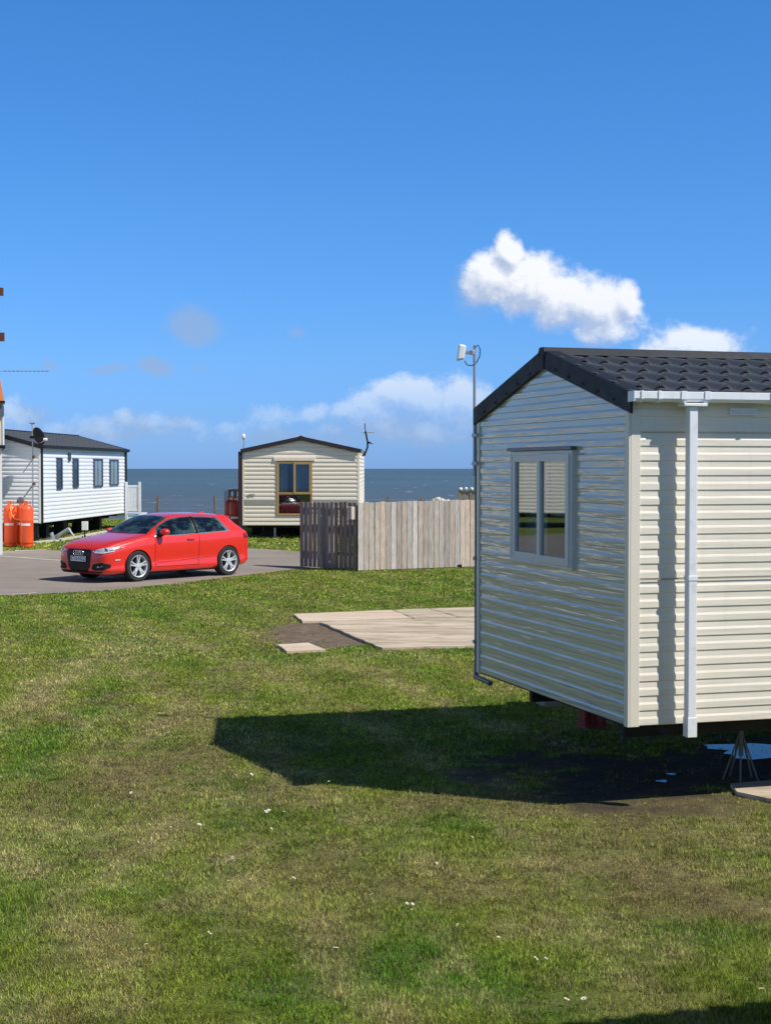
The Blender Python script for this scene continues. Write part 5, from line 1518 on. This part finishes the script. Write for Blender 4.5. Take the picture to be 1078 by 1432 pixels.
pt = bpy.data.objects.new('plate_text', tm); COL.objects.link(pt); tm.materials.clear(); tm.materials.append(M['black_plastic'])
pt.parent = plate; pt.location = (-.0355, 0, .501); pt.rotation_euler = (R(90), 0, R(-90)); pt.scale = (.86, 1, 1)
# windscreen, rear window
def zc_(x): return catmull(SX, [s[6] for s in ST], x)
def wr_(x): return catmull(SX, [s[4] for s in ST], x)
ws_ = [(x, -wr_(x) + .03) for x in (1.27, 1.45, 1.6, 1.8, 1.93)] + [(1.97, -.3), (1.98, 0), (1.97, .3)] + [(x, wr_(x) - .03) for x in (1.93, 1.8, 1.6, 1.45, 1.27)] + [(1.22, .4), (1.205, 0), (1.22, -.4)]
patch('windscreen', ws_, *topp, M['carglass'], .006, .05)
for y_ in (-.30, .12):
    wp = MB(); pts_ = []
    for k in range(6):
        hh_, nn_ = cast((1.25 + k * .03, y_ + k * .09, 3), (0, 0, -1)); pts_.append(hh_ + nn_ * .016)
    wp.tube(pts_, .006, 6); wp.build('wiper', M['black_plastic'], car)
patch('rear_window', [(-.46, 1.27), (.46, 1.27), (.57, 1.04), (-.57, 1.04)], *rearp, M['carglass'], .006, .04)
sp2 = MB(); sp2.add([(3.62, -.43, 1.372), (3.93, -.42, 1.318), (3.93, .42, 1.318), (3.62, .43, 1.372), (3.62, -.42, 1.33), (3.92, -.41, 1.285), (3.92, .41, 1.285), (3.62, .42, 1.33)], [(0, 1, 2, 3), (7, 6, 5, 4), (0, 4, 5, 1), (1, 5, 6, 2), (2, 6, 7, 3), (3, 7, 4, 0)]); sp2.build('spoiler', M['paint'], car, bevel=.008)
an_ = MB(); an_.prism([(3.35, -.012, 1.39), (3.52, -.012, 1.37), (3.52, -.012, 1.43)], (0, .024, 0)); an_.build('roof_aerial', M['paint'], car)
# bonnet shut line
patch('bonnet_seam', [(.16, -.64), (.5, -.715), (1.18, -.745), (1.18, -.737), (.5, -.707), (.16, -.632)], *topp, M['black_plastic'], .0015, .04)
patch('bonnet_seam', [(.16, .64), (.5, .715), (1.18, .745), (1.18, .737), (.5, .707), (.16, .632)], *topp, M['black_plastic'], .0015, .04)
# black plate closing the underside of the body
uf = MB(); uf.box((.35, -.70, .15), (3.95, .70, .172)); uf.build('underbody', M['black_plastic'], car)
# wheels
def wheel(x, sd_):
    w = bpy.data.objects.new('wheel', None); COL.objects.link(w); w.parent = car; w.location = (x, sd_ * WY, WR); w.rotation_euler = (0, 0, 0 if sd_ < 0 else math.pi)
    w.empty_display_size = .1
    t = MB(); t.lathe([(.235, .11), (.31, .112), (.327, .09), (.331, .0), (.327, -.09), (.309, -.112), (.246, -.112), (.236, -.10)], 44, (0, 0, 0), 'Y')
    t.f = [f for f in t.f if len(f) == 4]; t.mi = [0] * len(t.f); t.build('tyre', M['rubber'], w, smooth=35)
    r = MB(); r.lathe([(.238, .10), (.225, .08), (.222, -.085), (.240, -.112), (.236, -.118), (.214, -.098), (.212, .08)], 44, (0, 0, 0), 'Y'); r.f = [f for f in r.f if len(f) == 4]; r.mi = [0] * len(r.f)
    for k in range(5):
        a = 2 * math.pi * k / 5 + math.pi / 2
        for o_ in (-.17, .17):
            p0 = (math.cos(a + o_ * .25) * .05, -.085, math.sin(a + o_ * .25) * .05); p1 = (math.cos(a + o_) * .222, -.100, math.sin(a + o_) * .222)
            r.bar(p0, p1, .030, .026, up=(0, 1, 0))
        r.bar((math.cos(a) * .03, -.087, math.sin(a) * .03), (math.cos(a) * .12, -.090, math.sin(a) * .12), .07, .02, up=(0, 1, 0))
    r.lathe([(.055, -.075), (.055, -.10), (.03, -.106)], 20, (0, 0, 0), 'Y')
    r.build('rim', M['rim'], w, smooth=35)
    b = MB(); b.lathe([(.21, .06), (.21, -.01), (.15, -.012), (.15, -.03), (.02, -.03)], 30, (0, 0, 0), 'Y'); b.build('brake_disc', M['rim_dark'], w, smooth=35)
for x in (CWX, CRX):
    for sd_ in (-1, 1): wheel(x, sd_)
